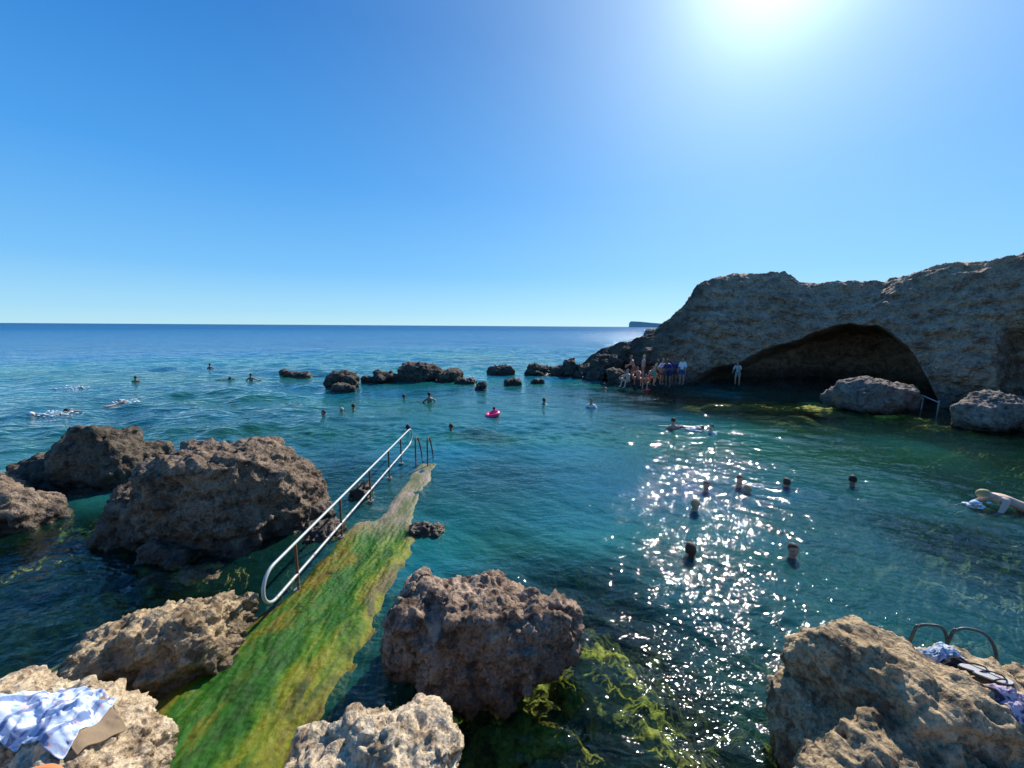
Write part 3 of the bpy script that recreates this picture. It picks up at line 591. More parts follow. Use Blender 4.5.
# ------------------------------------------------------------------ people
def nrm(v): v = np.array(v, float); return v / np.linalg.norm(v)
def body(p):
    """one continuous skinned figure; returns (mesh, joints, head frame)"""
    V, E, R = [], [], []
    def add(co, par, r):
        V.append(np.array(co, float)); R.append(r if isinstance(r, tuple) else (r, r))
        if par is not None: E.append((par, len(V) - 1))
        return len(V) - 1
    up, rt = nrm(p['spine']), nrm(p.get('right', (1, 0, 0))); fw = np.cross(up, rt)
    pel = np.array(p['pel'], float); bones = []
    i0 = add(pel, None, (.135, .10)); i1 = add(pel + up * .15, i0, (.12, .095)); i2 = add(pel + up * .32, i1, (.145, .105)); i3 = add(pel + up * .45, i2, (.13, .09))
    nk = add(pel + up * .52, i3, .055); hd = nrm(p.get('head', up)); hf = nrm(np.cross(hd, rt))
    h1 = add(V[nk] + hd * .07, nk, .055); hc = V[nk] + hd * .17; h2 = add(hc, h1, .085); add(hc + hd * .06, h2, .06)
    bones += [('torso', V[i0], V[i3]), ('head', V[h1] + hd * .02, hc + hd * .06), ('neck', V[i3] + up * .06, V[h1])]
    for s_, k in ((-1, 'L'), (1, 'R')):
        sh = add(V[i3] + rt * s_ * .165 - up * .005, i3, .055); d1, d2 = nrm(p['ua' + k]), nrm(p['fa' + k])
        el = add(V[sh] + d1 * .28, sh, .040); wr = add(V[el] + d2 * .25, el, .027)
        hn = nrm(p.get('h' + k, d2)); side = np.cross(hn, rt * s_); side = nrm(side if np.linalg.norm(side) > .2 else np.cross(hn, up))
        pm_ = add(V[wr] + hn * .07, wr, .028)
        for f_, (off, ln) in enumerate(((-.03, .075), (-.01, .085), (.01, .08), (.03, .062))):
            a_ = add(V[pm_] + hn * .025 + side * off, pm_, .010); b_ = add(V[a_] + hn * ln * .5 + side * off * .15, a_, .009)
            add(V[b_] + nrm(hn - .35 * np.cross(hn, side)) * ln * .5, b_, .007)
        th_ = add(V[wr] + hn * .04 - side * .038, wr, .012); add(V[th_] + nrm(hn - side * .9) * .045, th_, .009)
        bones += [('uarm', V[sh], V[el]), ('farm', V[el], V[wr]), ('hand', V[wr], V[pm_] + hn * .1)]
        hp = add(pel + rt * s_ * .09 - up * .06, i0, (.095, .095)); t1, t2 = nrm(p['th' + k]), nrm(p['sh' + k])
        md = add(V[hp] + t1 * .2, hp, .082); kn = add(V[hp] + t1 * .42, md, .055); cf = add(V[kn] + t2 * .13, kn, .055); an = add(V[kn] + t2 * .40, cf, .034)
        ft = nrm(p.get('ft' + k, fw)); hl = add(V[an] + t2 * .04 + ft * .06, an, .034); add(V[hl] + ft * .10, hl, .026)
        bones += [('thigh', V[hp], V[md] + t1 * .05), ('leg', V[md] + t1 * .06, V[an]), ('foot', V[an], V[hl] + ft * .1)]
    bm = bmesh.new(); lay = bm.verts.layers.skin.verify(); vs = []
    for k, (co, r) in enumerate(zip(V, R)):
        v = bm.verts.new(co); v[lay].radius = r; v[lay].use_root = (k == 0); vs.append(v)
    for a_, b_ in E: bm.edges.new((vs[a_], vs[b_]))
    me = bpy.data.meshes.new('b'); bm.to_mesh(me); bm.free(); o = bpy.data.objects.new('b', me); COL.objects.link(o)
    m_ = o.modifiers.new('s', 'SKIN'); m_.use_smooth_shade = True; m_ = o.modifiers.new('u', 'SUBSURF'); m_.levels = m_.render_levels = 2
    dg = bpy.context.evaluated_depsgraph_get(); me = bpy.data.meshes.new_from_object(o.evaluated_get(dg)); bpy.data.objects.remove(o)
    C_ = coords(me)
    def dseg(a_, b_):
        ab_ = b_ - a_; tt = np.clip(((C_ - a_) @ ab_) / (ab_ @ ab_), 0, 1); return np.linalg.norm(C_ - a_ - tt[:, None] * ab_, axis=1)
    D_ = np.stack([dseg(a_, b_) for _, a_, b_ in bones], 1); near_ = np.array([b_[0] for b_ in bones])[D_.argmin(1)]
    # shape the head: skull, jaw, nose, sockets, mouth
    L = C_ - hc; a_, b_, c_ = L @ rt, L @ hf, L @ hd
    isH = (near_ == 'head') & (c_ > -.10)
    n_ = np.sqrt((a_ / .076) ** 2 + (b_ / .096) ** 2 + (c_ / .118) ** 2) + 1e-6
    k_ = sstep(-.115, -.07, c_) * isH
    a2, b2, c2 = a_ / n_, b_ / n_, c_ / n_
    a2 = a2 * (1 - .22 * sstep(.0, -.10, c2)); b2 = b2 + .012 * sstep(-.02, -.09, c2) * (b2 > 0)
    fr2 = (b2 > .03)
    b2 = b2 + fr2 * (.026 * np.exp(-((a2 / .013) ** 2 + ((c2 + .022) / .022) ** 2)) - .012 * np.exp(-(((np.abs(a2) - .032) / .014) ** 2 + ((c2 - .008) / .013) ** 2)) + .006 * np.exp(-((a2 / .025) ** 2 + ((c2 + .062) / .01) ** 2)))
    a2 = a2 + np.sign(a2) * .014 * np.exp(-((b2 / .014) ** 2 + ((c2) / .024) ** 2)) * (np.abs(a2) > .05)
    T_ = hc + a2[:, None] * rt + b2[:, None] * hf + c2[:, None] * hd
    C_ = C_ * (1 - k_)[:, None] + T_ * k_[:, None]
    setco(me, C_); return me, near_, (hc, rt, hf, hd)
def shell(me, near_, keep, off, name):
    C_ = coords(me); N_ = normals(me); fc = [tuple(p_.vertices) for p_ in me.polygons]
    idx = [f_ for f_ in fc if all(keep[v] for v in f_)]
    if not idx: return None
    used = sorted({v for f_ in idx for v in f_}); mp = {v: i for i, v in enumerate(used)}
    m2 = bpy.data.meshes.new(name); m2.from_pydata([tuple(C_[v] + N_[v] * off) for v in used], [], [[mp[v] for v in f_] for f_ in idx]); m2.update()
    m2.polygons.foreach_set('use_smooth', np.ones(len(m2.polygons), bool)); return m2
HANG = dict(thL=(-.15, .1, -1), thR=(.15, .35, -1), shL=(0, -.3, -1), shR=(0, -.35, -1), ftL=(0, .3, -1), ftR=(0, .3, -1))
POSES = {
 'tread': dict(pel=(0, -.05, -.60), spine=(0, .08, 1), uaL=(-.8, .5, -.95), faL=(-.5, 1, -.4), uaR=(.8, .5, -1), faR=(.4, 1, -.35), **HANG),
 'rise': dict(pel=(0, -.05, -.38), spine=(0, .1, 1), uaL=(-.8, .5, -.8), faL=(-.3, 1, .1), uaR=(.9, .4, -.7), faR=(.4, 1, .0), **HANG),
 'crawl': dict(pel=(0, -.45, -.13), spine=(0, 1, .12), head=(0, .75, .65), uaL=(-.35, 1, .25), faL=(.05, 1, -.15), uaR=(.6, -.4, -.3), faR=(.1, -1, -.3), thL=(-.1, -1, -.1), thR=(.1, -1, .0), shL=(0, -1, .05), shR=(0, -1, -.15), ftL=(0, -1, -.2), ftR=(0, -1, -.2)),
 'prone': dict(pel=(0, -.4, -.03), spine=(0, 1, .05), head=(0, 1, .25), uaL=(-.9, .5, -.15), faL=(-.1, 1, -.2), uaR=(.9, .5, -.15), faR=(.1, 1, -.2), thL=(-.15, -1, -.1), thR=(.15, -1, -.15), shL=(0, -1, .0), shR=(0, -1, -.1), ftL=(0, -1, -.2), ftR=(0, -1, -.2)),
 'stoop': dict(pel=(0, -.3, .02), spine=(0, .95, .35), head=(0, 1, .1), uaL=(-.5, .6, -.9), faL=(-.1, 1, -.6), uaR=(.5, .6, -.9), faR=(.1, 1, -.6), thL=(-.15, -.3, -1), thR=(.15, -.2, -1), shL=(0, -.3, -1), shR=(0, -.1, -1), ftL=(0, 1, -.2), ftR=(0, 1, -.2)),
 'back': dict(pel=(0, -.45, -.12), spine=(0, 1, .15), right=(-1, 0, 0), head=(0, .9, .5), uaL=(.9, .3, -.1), faL=(1, .2, .0), uaR=(-.9, .3, -.1), faR=(-1, .2, 0), thL=(.1, -1, .0), thR=(-.1, -1, .05), shL=(0, -1, .0), shR=(0, -1, -.1), ftL=(0, -.4, 1), ftR=(0, -.4, 1)),
 'stand': dict(pel=(0, 0, .93), spine=(0, .02, 1), uaL=(-.22, .0, -1), faL=(-.05, .3, -1), uaR=(.22, .0, -1), faR=(.05, .35, -1), thL=(-.04, .03, -1), thR=(.06, .08, -1), shL=(0, 0, -1), shR=(0, -.08, -1)),
 'lean': dict(pel=(0, 0, .90), spine=(.05, .28, 1), uaL=(-.3, .5, -.8), faL=(.2, 1, -.2), uaR=(.35, .2, -1), faR=(-.1, .8, -.6), thL=(-.08, .15, -1), thR=(.1, .25, -1), shL=(0, -.15, -1), shR=(0, -.3, -1)),
 'hips': dict(pel=(0, 0, .93), spine=(-.04, .03, 1), uaL=(-.8, -.3, -.9), faL=(.8, .5, -.5), uaR=(.8, -.3, -.9), faR=(-.8, .5, -.5), thL=(-.12, .05, -1), thR=(.16, .1, -1), shL=(0, -.03, -1), shR=(0, -.1, -1)),
 'crouch': dict(pel=(0, -.1, .42), spine=(.05, .5, 1), uaL=(-.2, 1, -.5), faL=(.2, .7, -.8), uaR=(.3, .9, -.7), faR=(-.2, 1, -.2), thL=(-.25, 1, .15), thR=(.25, 1, .3), shL=(0, -.45, -1), shR=(0, -.4, -1)),
 'wave': dict(pel=(0, 0, .92), spine=(.08, .05, 1), uaL=(-.25, .1, -1), faL=(-.05, .5, -1), uaR=(.7, .3, .8), faR=(-.2, .3, 1), thL=(-.06, .08, -1), thR=(.12, .02, -1), shL=(0, -.1, -1), shR=(0, 0, -1)),
 'sit': dict(pel=(0, 0, .10), spine=(0, .12, 1), uaL=(-.35, .55, -.8), faL=(.25, 1, -.15), uaR=(.35, .5, -.85), faR=(-.25, 1, -.1), thL=(-.2, 1, .45), thR=(.2, 1, .5), shL=(0, .25, -1), shR=(0, .3, -1)),
}
TEMPL = {}
def templ(pose, hair, wear):
    key = (pose, hair, wear)
    if key in TEMPL: return TEMPL[key]
    if pose not in TEMPL: TEMPL[pose] = body(POSES[pose])
    me, nb, (hc, rt, hf, hd) = TEMPL[pose]; C_ = coords(me); L = C_ - hc; a_, b_, c_ = L @ rt, L @ hf, L @ hd
    parts = {'body': me}
    if hair == 'long': keep = (nb == 'head') & (((b_ < .035) & (c_ > -.13)) | (c_ > .062)) | ((nb == 'neck') & (b_ < -.01))
    else: keep = (nb == 'head') & (((b_ < .03) & (c_ > -.045)) | (c_ > .062))
    parts['swim_cap' if hair == 'cap' else 'hair'] = shell(me, nb, keep, .014 if hair == 'long' else .009, 'hair')
    p = POSES[pose]; up = nrm(p['spine']); tz = (C_ - np.array(p['pel'])) @ up
    parts['swim_shorts'] = shell(me, nb, (nb == 'thigh') | ((nb == 'torso') & (tz < .06)), .014, 'shorts')
    if wear == 'shirt': parts['shirt'] = shell(me, nb, ((nb == 'torso') & (tz > .0)) | (nb == 'uarm'), .02, 'shirt')
    if wear == 'bikini': parts['bikini_top'] = shell(me, nb, (nb == 'torso') & (tz > .25) & (tz < .38), .012, 'top')
    ey = []
    for s_ in (-1, 1):
        bm = bmesh.new(); bmesh.ops.create_icosphere(bm, subdivisions=2, radius=.011, matrix=Matrix.Translation(Vector(hc + rt * s_ * .031 + hf * .076 + hd * .008)))
        m_ = bpy.data.meshes.new('eye'); bm.to_mesh(m_); bm.free(); ey.append(m_)
    parts['eye'] = ey
    TEMPL[key] = parts; return parts
PM = {}
def pm(kind, col):
    if (kind, col) not in PM: PM[(kind, col)] = plain(kind, col, .55 if kind == 'wet skin' else .7, .4, 0, .12, 12, .05)
    return PM[(kind, col)]
SK = dict(tan=(.50, .30, .19), pale=(.62, .42, .32), red=(.58, .27, .18), brown=(.27, .15, .09))
HAIR = dict(black=(.015, .012, .01), brown=(.06, .035, .02), blond=(.42, .30, .13), grey=(.3, .29, .28))
def inst(name, me, mat, par):
    o = bpy.data.objects.new(name, me); COL.objects.link(o); o.parent = par
    if not me.materials: me.materials.append(mat)
    o.material_slots[0].link = 'OBJECT'; o.material_slots[0].material = mat; return o
def person(label, px_, py_, pose='tread', z=0., rot=0., skin='tan', hair='short', hc='brown', wear='none', shorts=(.03, .04, .08), top=(.8, .8, .8), sc=1., group='swimmers in the sea and the pool', dip=0.):
    loc = W(px_, py_, z); loc[2] = z - dip + (.06 if pose == 'tread' else 0)
    r = empty('person', loc, rot); r.scale = (sc,) * 3; tag(r, label, 'person', group)
    for k, m_ in templ(pose, hair, wear).items():
        if m_ is None: continue
        if k == 'eye':
            for e_ in m_: inst('eye', e_, pm('eye', (.02, .02, .02)), r)
        else:
            mt = {'body': pm('wet skin', SK[skin]), 'hair': pm('hair', HAIR[hc]), 'swim_cap': pm('cap', top), 'swim_shorts': pm('cloth', shorts), 'shirt': pm('cloth', top), 'bikini_top': pm('cloth', top)}[k]
            inst(k, m_, mt, r)
    return r
P_ = person
# far left water
P_('white-capped swimmer stretched out at the surface, farthest left of all', 38, 415, 'crawl', rot=1.9, skin='pale', hair='cap', top=(.8, .8, .8), sc=1.05)
P_('dark-haired swimmer just behind the white-capped one at far left', 61, 412, 'crawl', rot=-1.3, skin='pale', hc='black')
P_('dark swimmer in a white splash, far out, alone above the two far left swimmers', 83, 388, 'crawl', rot=1.3, skin='brown', hc='black')
P_('tiny dark head far out, directly above the peak of the pointed rock ridge', 136, 382, 'rise', rot=.4, skin='brown', hc='black')
P_('pale swimmer floating at the surface right behind the pointed dark rock', 124, 402, 'back', rot=1.5, skin='pale', hc='grey')
P_('most distant swimmer, a dark dot left of the flat grey reef rock', 210, 368, 'rise', skin='brown', hc='black')
P_('swimmer lying low, left of the far pair near the flat grey reef rock', 227, 379, 'crawl', rot=-1.5, skin='brown', hc='black')
P_('upright dark-headed swimmer, right of the far pair near the flat grey reef rock', 251, 379, 'rise', rot=.3, skin='brown', hc='black')
# in front of the reef
P_('swimmer with dark hair and white shirt, leftmost of the three close together', 324, 417, 'tread', rot=2.2, hc='black', wear='shirt', dip=-.05)
P_('swimmer with grey wet hair, middle one of the three close together', 342, 413, 'tread', rot=3.0, hc='grey')
P_('dark-haired swimmer, right one of the three close together', 353.5, 409, 'tread', rot=.4, hc='black', skin='brown')
P_('dark head of a swimmer in front of the hump of the longest reef rock', 404, 399, 'tread', rot=.2, hc='black', skin='brown')
P_('swimmer out of the water to the chest, before the longest reef rock', 429.5, 402, 'rise', rot=.6, hc='black', skin='brown', dip=-.1)
P_('swimmer directly behind the far end of the handrail', 408, 431, 'tread', rot=.5, hc='black', skin='brown')
P_('dark-haired swimmer to the right of the handrail end', 451, 430, 'tread', rot=-.3, hc='brown', skin='brown')
P_('dark swimmer alone in the middle of the pool mouth, right of the pink ring', 544, 404, 'tread', rot=.2, hc='black', skin='brown', dip=-.06)
P_('swimmer in a white top in the middle of the pool mouth', 591, 407, 'tread', rot=2.7, hc='brown', wear='shirt', top=(.85, .85, .85), dip=-.18)
P_('small dark swimmer head nearest the ledge crowd, on the open side', 604, 388, 'tread', rot=.2, hc='black', skin='brown', dip=-.08)
ringp = P_('child leaning over a pink swim ring', 494, 414, 'rise', rot=-.8, hc='black', skin='tan', sc=.75, dip=-.02)
def ring(name, label, px_, py_, z, R, r, col, tilt=(0, 0, 0)):
    na, nb_ = 48, 20; a_ = np.linspace(0, 2 * np.pi, na, endpoint=False); b_ = np.linspace(0, 2 * np.pi, nb_, endpoint=False); A, B_ = np.meshgrid(a_, b_, indexing='ij')
    rr_ = r * (1 + .03 * np.cos(A * 12)); v = np.stack([(R + rr_ * np.cos(B_)) * np.cos(A), (R + rr_ * np.cos(B_)) * np.sin(A), rr_ * np.sin(B_)], -1).reshape(-1, 3)
    g_ = np.arange(na * nb_).reshape(na, nb_); g2 = np.roll(g_, -1, 0); F_ = np.stack([g_, g2, np.roll(g2, -1, 1), np.roll(g_, -1, 1)], -1).reshape(-1, 4)
    o = link(name, mesh_np(name, v, F_), plain(name, col, .3, .5, var=.05)); o.location = W(px_, py_, z); o.rotation_euler = tilt; tag(o, label, 'swim ring')
    tube('valve', [(R, 0, r * .95), (R, 0, r + .03)], .012, o.data.materials[0], o); return o
ring('swim_ring', 'bright pink inflatable swim ring with a child in it', 492.5, 414.5, .04, .26, .10, (.85, .03, .16), (.12, -.25, 0))
# pool under the cliff
P_('swimmer with red shoulders, left of the pair in the shallow green water', 673, 428, 'rise', rot=.1, skin='red', hc='brown', dip=.0)
P_('swimmer with pale back stretched out, left of the pair by the green shallows', 693, 428, 'prone', rot=-1.9, skin='pale', hc='brown')
P_('dark-haired swimmer in white top, right of the pair by the green shallows', 711, 432, 'tread', rot=2., skin='pale', hc='black', wear='shirt', dip=-.06)
P_('reddish-faced swimmer with blond hair, the smaller head left of the close couple', 706, 491, 'tread', rot=2.7, skin='red', hc='brown')
P_('black-haired swimmer of the close couple in the glitter', 739, 486, 'tread', rot=2.9, skin='tan', hc='black', dip=-.03)
P_('swimmer floating on the back beside the black-haired one in the glitter', 747, 492, 'tread', rot=1.0, skin='pale', hc='blond', dip=.08)
P_('brown-haired swimmer in the brightest far glitter, right of the couple', 786, 488, 'tread', rot=.2, skin='red', hc='brown')
P_('black-haired swimmer on the right edge of the glitter, alone', 852, 485, 'tread', rot=-.2, skin='brown', hc='black')
P_('blond swimmer left of the glitter, behind the two swimmers nearest the camera', 695, 510, 'tread', rot=2.9, skin='tan', hc='blond', hair='long')
P_('brown-haired swimmer, left one of the two nearest the camera', 690, 557, 'tread', rot=.3, skin='red', hc='brown', hair='long')
P_('red-faced swimmer turned to the camera, right one of the two nearest', 792, 557, 'tread', rot=3.0, skin='red', hc='brown')
P_('swimmer with a broad pink bare back, cut off by the right edge', 1006, 508, 'stoop', rot=1.25, skin='pale', hc='blond', shorts=(.05, .1, .3), dip=-.02, sc=1.15)
P_('head in a blue and white bathing cap beside the swimmer with the broad pink back', 974, 507, 'tread', rot=2.4, skin='pale', hair='cap', top=(.45, .6, .85), dip=.1)
P_('swimmer in red in the water below the people on the ledge', 647, 391, 'rise', rot=.3, skin='red', hc='black', wear='shirt', top=(.7, .04, .03))
# ledge
led = rock('rock', 'low flat dark ledge at the foot of the cliff where people stand', [(640,386,-.1,1.7,1.,.42,.1),(675,386,-.1,1.7,1.1,.42),(720,386,-.1,2.2,1.,.42),(625,384,.05,.8,.8,.7)], 'reef', .07, .6, .8, seed=51)
GL = 'bathers on the ledge at the foot of the cliff'
def on_ledge(label, px_, py_, pose, **k): return P_(label, px_, py_, pose, z=.36 if pose != 'sit' else .42, group=GL, **k)
on_ledge('person sitting hunched, leftmost on the ledge', 628, 383, 'sit', rot=2.1, skin='pale', hc='black')
on_ledge('person with red skin bending forward behind the leftmost sitter', 633, 380, 'lean', rot=1.6, skin='red', hc='brown', shorts=(.5, .1, .05))
on_ledge('person crouching at the water with bare reddish shoulders', 638, 384.5, 'crouch', rot=2.6, skin='red', hc='brown', shorts=(.4, .08, .05))
on_ledge('person with pale arms, standing half hidden in the middle of the crowd', 642.5, 380, 'hips', rot=-2.0, skin='pale', hc='blond', shorts=(.5, .2, .1))
on_ledge('child sitting low in the middle of the crowd in an orange top', 645.5, 385.5, 'sit', rot=2.7, skin='tan', hc='brown', wear='shirt', top=(.7, .2, .06), sc=.8)
on_ledge('sunburnt person crouching between the orange top and the green shorts', 649.5, 384, 'crouch', rot=-2.6, skin='red', hc='black', shorts=(.3, .05, .05))
on_ledge('person in green shorts beside the sitting crowd', 653.5, 385, 'lean', rot=-1.7, skin='tan', hc='black', shorts=(.02, .35, .25), sc=.95)
on_ledge('person in a white top and dark red shorts, right of the green shorts', 661, 384, 'hips', rot=3.8, skin='tan', hc='brown', wear='shirt', top=(.75, .75, .8), shorts=(.35, .02, .04), sc=.94)
on_ledge('person dressed all in navy, between the two white tops', 668, 385.5, 'lean', rot=2.2, skin='brown', hc='black', wear='shirt', top=(.02, .03, .15), shorts=(.02, .02, .1))
on_ledge('person in a dark blue top standing just left of the bright white shirt', 674, 383, 'wave', rot=2.6, skin='brown', hc='black', wear='shirt', top=(.03, .04, .2), sc=.9)
on_ledge('person in a bright white shirt, rightmost of the crowd', 681.5, 384, 'stand', rot=2.3, skin='tan', hc='black', wear='shirt', top=(.9, .9, .9), shorts=(.05, .08, .3), sc=1.0)
on_ledge('person in pale clothes alone against the dark cliff, right of the crowd', 737, 384, 'lean', rot=2.4, skin='tan', hc='brown', wear='shirt', top=(.5, .52, .5), shorts=(.3, .3, .28), sc=.88)
# foam thrown up by the swimmers
t = NT('foam'); nz = t.noise(t.pos(), 18, 4); M['foam'] = t.surf(t.mix(nz, (.75, .8, .82), (.95, .97, .98)), .7, None, 0, .2)
def splash(px_, py_, n_, sx_, sd_, label):
    rs_ = np.random.RandomState(sd_); V_ = []; F_ = []; c = W(px_, py_, 0)
    for k in range(n_):
        a_, b_, cc_ = rs_.normal(0, sx_), rs_.normal(0, sx_ * .5), abs(rs_.normal(.03, .05)); r = rs_.uniform(.012, .05)
        bm = bmesh.new(); bmesh.ops.create_icosphere(bm, subdivisions=1, radius=1); vv = np.array([v.co[:] for v in bm.verts]); ff = [[v.index for v in f_.verts] for f_ in bm.faces]; bm.free()
        vv = vv * (r * 2.2, r * 1.4, r * .6) * (1 + .2 * rs_.normal(size=(len(vv), 1))) + (a_, b_, cc_); V_.append(vv); F_ += [[i + k * len(vv) for i in f_] for f_ in ff]
    o = link('splash', mesh_np('splash', np.vstack(V_), np.array(F_)), M['foam']); o.location = c; tag(o, label, 'splash', kind='stuff')
splash(80, 388, 60, .45, 1, 'white splash round the far left swimmer with raised arm')
splash(60, 414, 50, .5, 2, 'white splash between the two far left swimmers')
splash(126, 402, 40, .3, 3, 'white splash behind the pointed dark rock')
splash(976, 507, 30, .11, 4, 'white foam beside the blue and white bathing cap')
splash(694, 430, 40, .25, 5, 'white foam beside the pair at the green shallows')

# ------------------------------------------------------------------ things left on the boulders
def bvh_of(o):
    dg = bpy.context.evaluated_depsgraph_get(); me = o.data; C_ = coords(me) + np.array(o.location)
    return BVHTree.FromPolygons([Vector(v) for v in C_], [tuple(p_.vertices) for p_ in me.polygons])
TB, SB_ = bvh_of(TOWEL_ROCK), bvh_of(SHOE_ROCK)
def drop(bv, x_, y_, dflt=.5):
    h = bv.ray_cast(Vector((x_, y_, 6)), Vector((0, 0, -1))); return h[0].z if h[0] is not None else dflt
def hit_px(bv, a_, b_):
    d_ = ray(a_, b_); h = bv.ray_cast(Vector((0, 0, H)), Vector(d_).normalized()); return np.array(h[0]) if h[0] is not None else None
def drape(name, quad, zq, bv, mat, label, cat, n=70, lift=.02, wr=.035, thick=.006, seed=0, smooth=9, ragged=0.):
    """cloth whose corners are given in plan, laid on the rock surface and wrinkled"""
    c = [W(a_, b_, zq)[:2] for a_, b_ in quad]; s_, t_ = np.meshgrid(np.linspace(0, 1, n), np.linspace(0, 1, n), indexing='ij')
    XY = ((1 - s_) * (1 - t_))[..., None] * c[0] + (s_ * (1 - t_))[..., None] * c[1] + (s_ * t_)[..., None] * c[2] + ((1 - s_) * t_)[..., None] * c[3]
    q_ = XY.reshape(-1, 2); q3 = np.concatenate([q_, np.zeros((len(q_), 1))], 1)
    q_ = q_ + .03 * np.stack([gnoise(q3 * 5 + seed), gnoise(q3 * 5 + 9 + seed)], 1) + ragged * np.stack([gnoise(q3 * 14 + seed), gnoise(q3 * 14 + 9 + seed)], 1)
    Z_ = np.array([drop(bv, a_, b_) for a_, b_ in q_]).reshape(n, n)
    Zs = Z_.copy()
    for _ in range(smooth):
        p_ = np.pad(Zs, 1, 'edge'); Zs = np.maximum((p_[:-2, 1:-1] + p_[2:, 1:-1] + p_[1:-1, :-2] + p_[1:-1, 2:]) / 4, Z_ * .4 + .6 * Zs)
    Zs = np.maximum(Zs, Z_)
    w_ = wr * (ridged(q3 * np.array([3, 5, 1]) + seed + .8 * gnoise(q3 * 2)[:, None], 3) * .7 + .5 * np.abs(gnoise(q3 * 14 + seed)))
    v = np.stack([q_[:, 0], q_[:, 1], Zs.ravel() + lift + np.maximum(w_, -.3 * wr)], 1); c0_ = v.mean(0); 
    me = mesh_np(name, v - c0_, grid_faces(n, n)); uv = me.uv_layers.new(name='cloth'); lo = np.empty(len(me.loops), np.int32); me.loops.foreach_get('vertex_index', lo)
    uv.data.foreach_set('uv', np.stack([s_.ravel(), t_.ravel()], 1)[lo].astype(np.float32).ravel())
    o = link(name, me, mat); o.location = c0_; so_ = o.modifiers.new('t', 'SOLIDIFY'); so_.thickness = thick; so_.offset = 1; tag(o, label, cat); return o
t = NT('towel cloth'); uvn = t.n('ShaderNodeTexCoord').outputs['UV']; wv = t.n('ShaderNodeTexWave', i_Vector=uvn, i_Scale=1.6, i_Distortion=6, i_Detail=2).outputs['Fac']
n1 = t.noise(uvn, 5, 3, .5, 1.5); c = t.mix(t.val(n1, .42, .5), (.74, .80, .88), (.42, .52, .70)); c = t.mix(t.val(wv, .80, .9, 0, .8), c, (.10, .16, .34)); c = t.mix(t.val(t.noise(uvn, 7, 2, .5, 2), .62, .66, 0, .8), c, (.75, .45, .45)); c = t.mix(t.val(n1, .60, .63, 0, .8), c, (.85, .86, .88))
M['towel'] = t.surf(c, .95, t.bump(t.noise(uvn, 160, 2), .5, .004), 0, .05)
def tri_plain(n, a_): return plain(n, a_, .9, .1, 0, .15, 60, .1)
drape('mat', [(54, 742), (76, 766), (124, 722), (104, 700)], .84, TB, tri_plain('brown mat', (.26, .19, .12)), 'stiff brown mat partly under the blue towel on the pale boulder', 'mat', 40, .012, .004, .008, 3, smooth=40)
drape('towel', [(-45, 732), (66, 770), (118, 702), (62, 686)], .84, TB, M['towel'], 'crumpled light blue patterned towel spread over the pale boulder at bottom left', 'towel', 90, .02, .022, .005, 5, smooth=26)
ring('swim_ring', 'smooth orange inflatable ring, only its rim showing at the bottom left corner', 12, 806, 1.15, .17, .045, (.85, .25, .08))
def put(px_, py_, bv):
    h = hit_px(bv, px_, py_); return h if h is not None else W(px_, py_, 1.2)
def crumple(name, px_, py_, sz, col1, col2, label, cat, seed, mat=None):
    c = put(px_, py_, SB_); n = 60; s_, t_ = np.meshgrid(np.linspace(-1, 1, n), np.linspace(-1, 1, n), indexing='ij'); r_ = np.sqrt(np.maximum(s_**2, t_**2))
    q_ = np.stack([c[0] + s_.ravel() * sz[0], c[1] + t_.ravel() * sz[1]], 1); q3 = np.concatenate([q_, np.zeros((len(q_), 1))], 1) + seed
    q_ = q_ + .05 * np.stack([gnoise(q3 * 6), gnoise(q3 * 6 + 4)], 1); zz_ = np.array([drop(SB_, a_, b_, c[2]) for a_, b_ in q_])
    zz_ = np.maximum(zz_, c[2] - .25)
    h_ = sz[2] * (1 - r_.ravel() ** 2) * (.5 + .5 * np.abs(ridged(q3 * 9, 3))) + .008
    v = np.stack([q_[:, 0], q_[:, 1], zz_ + h_], 1); c0_ = v.mean(0); t = NT(name); p = t.n('ShaderNodeTexCoord').outputs['Object']
    cm = t.mix(t.val(t.noise(p, 11, 3, .5, 1), .45, .55), col1, col2)
    o = link(name, mesh_np(name, v - c0_, grid_faces(n, n)), t.surf(cm, .9, t.bump(t.noise(p, 90, 2), .4, .004), 0, .1)); o.location = c0_
    so_ = o.modifiers.new('t', 'SOLIDIFY'); so_.thickness = .005; tag(o, label, cat)
crumple('shirt', 938, 652, (.14, .09, .05), (.62, .65, .68), (.16, .25, .36), 'crumpled blue and white shirt on the ochre boulder below the ladder hoops', 'shirt', 3)
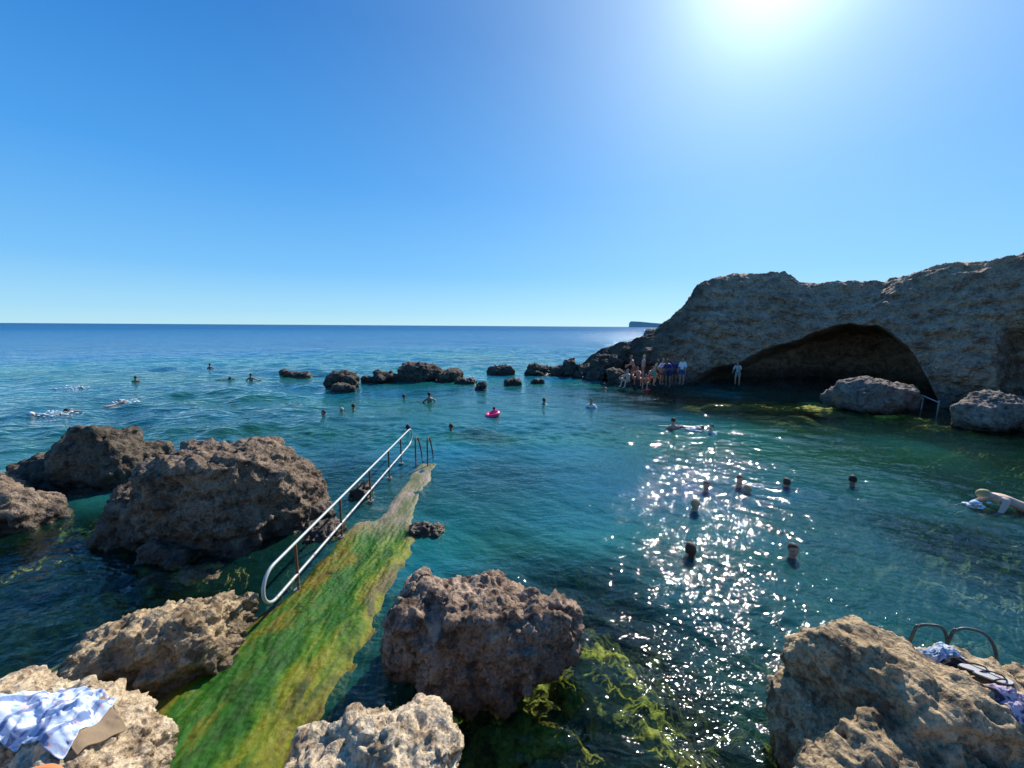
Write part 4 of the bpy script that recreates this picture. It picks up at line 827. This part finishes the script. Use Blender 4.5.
crumple('cloth', 952, 664, (.09, .06, .04), (.05, .045, .05), (.02, .02, .025), 'small dark cloth between the crumpled shirt and the sandals', 'cloth', 8)
crumple('bag', 1018, 706, (.15, .12, .05), (.50, .40, .48), (.06, .05, .08), 'crumpled lilac and dark cloth bag at the right edge on the ochre boulder', 'bag', 12)
def sandal(px_, py_, rz, label):
    c = put(px_, py_, SB_); zc = max(drop(SB_, c[0] + a_, c[1] + b_, c[2]) for a_ in (-.1, 0, .1) for b_ in (-.03, .03))
    r = empty('sandal', (c[0], c[1], min(zc, c[2] + .06) + .015), rz); tag(r, label, 'sandal', 'pair of sandals on the ochre boulder')
    a_ = np.linspace(0, 2 * np.pi, 40, endpoint=False); wd_ = .045 * (1 + .18 * np.cos(a_ + .4)) ; ox, oy = .13 * np.cos(a_), wd_ * np.sin(a_) * (1 - .12 * np.sin(2 * a_))
    for nm, z0, z1, s_, mt in (('sole', 0, .018, 1., pm('rubber', (.03, .03, .035))), ('footbed', .019, .026, .93, pm('footbed', (.50, .47, .44)))):
        bm = bmesh.new(); lo_ = [bm.verts.new((x_ * s_, y_ * s_, z0)) for x_, y_ in zip(ox, oy)]; up_ = [bm.verts.new((x_ * s_, y_ * s_, z1 + .006 * (x_ < -.08))) for x_, y_ in zip(ox, oy)]
        bm.faces.new(up_); bm.faces.new(lo_[::-1])
        for i in range(40): bm.faces.new((lo_[i], lo_[(i+1) % 40], up_[(i+1) % 40], up_[i]))
        m_ = bpy.data.meshes.new(nm); bm.to_mesh(m_); bm.free(); link(nm, m_, mt, r)
    tube('strap', bez([(.085, 0, .02), (.06, .02, .045), (.0, .042, .04), (-.03, .045, .015)], 5), .006, pm('rubber', (.03, .03, .035)), r)
    tube('strap', bez([(.085, 0, .02), (.06, -.02, .045), (.0, -.042, .04), (-.03, -.045, .015)], 5), .006, pm('rubber', (.03, .03, .035)), r)
sandal(975, 676, -.25, 'dark sandal with pale footbed, the left one of the pair on the ochre boulder')
sandal(992, 683, -.35, 'dark sandal with pale footbed, the right one of the pair on the ochre boulder')
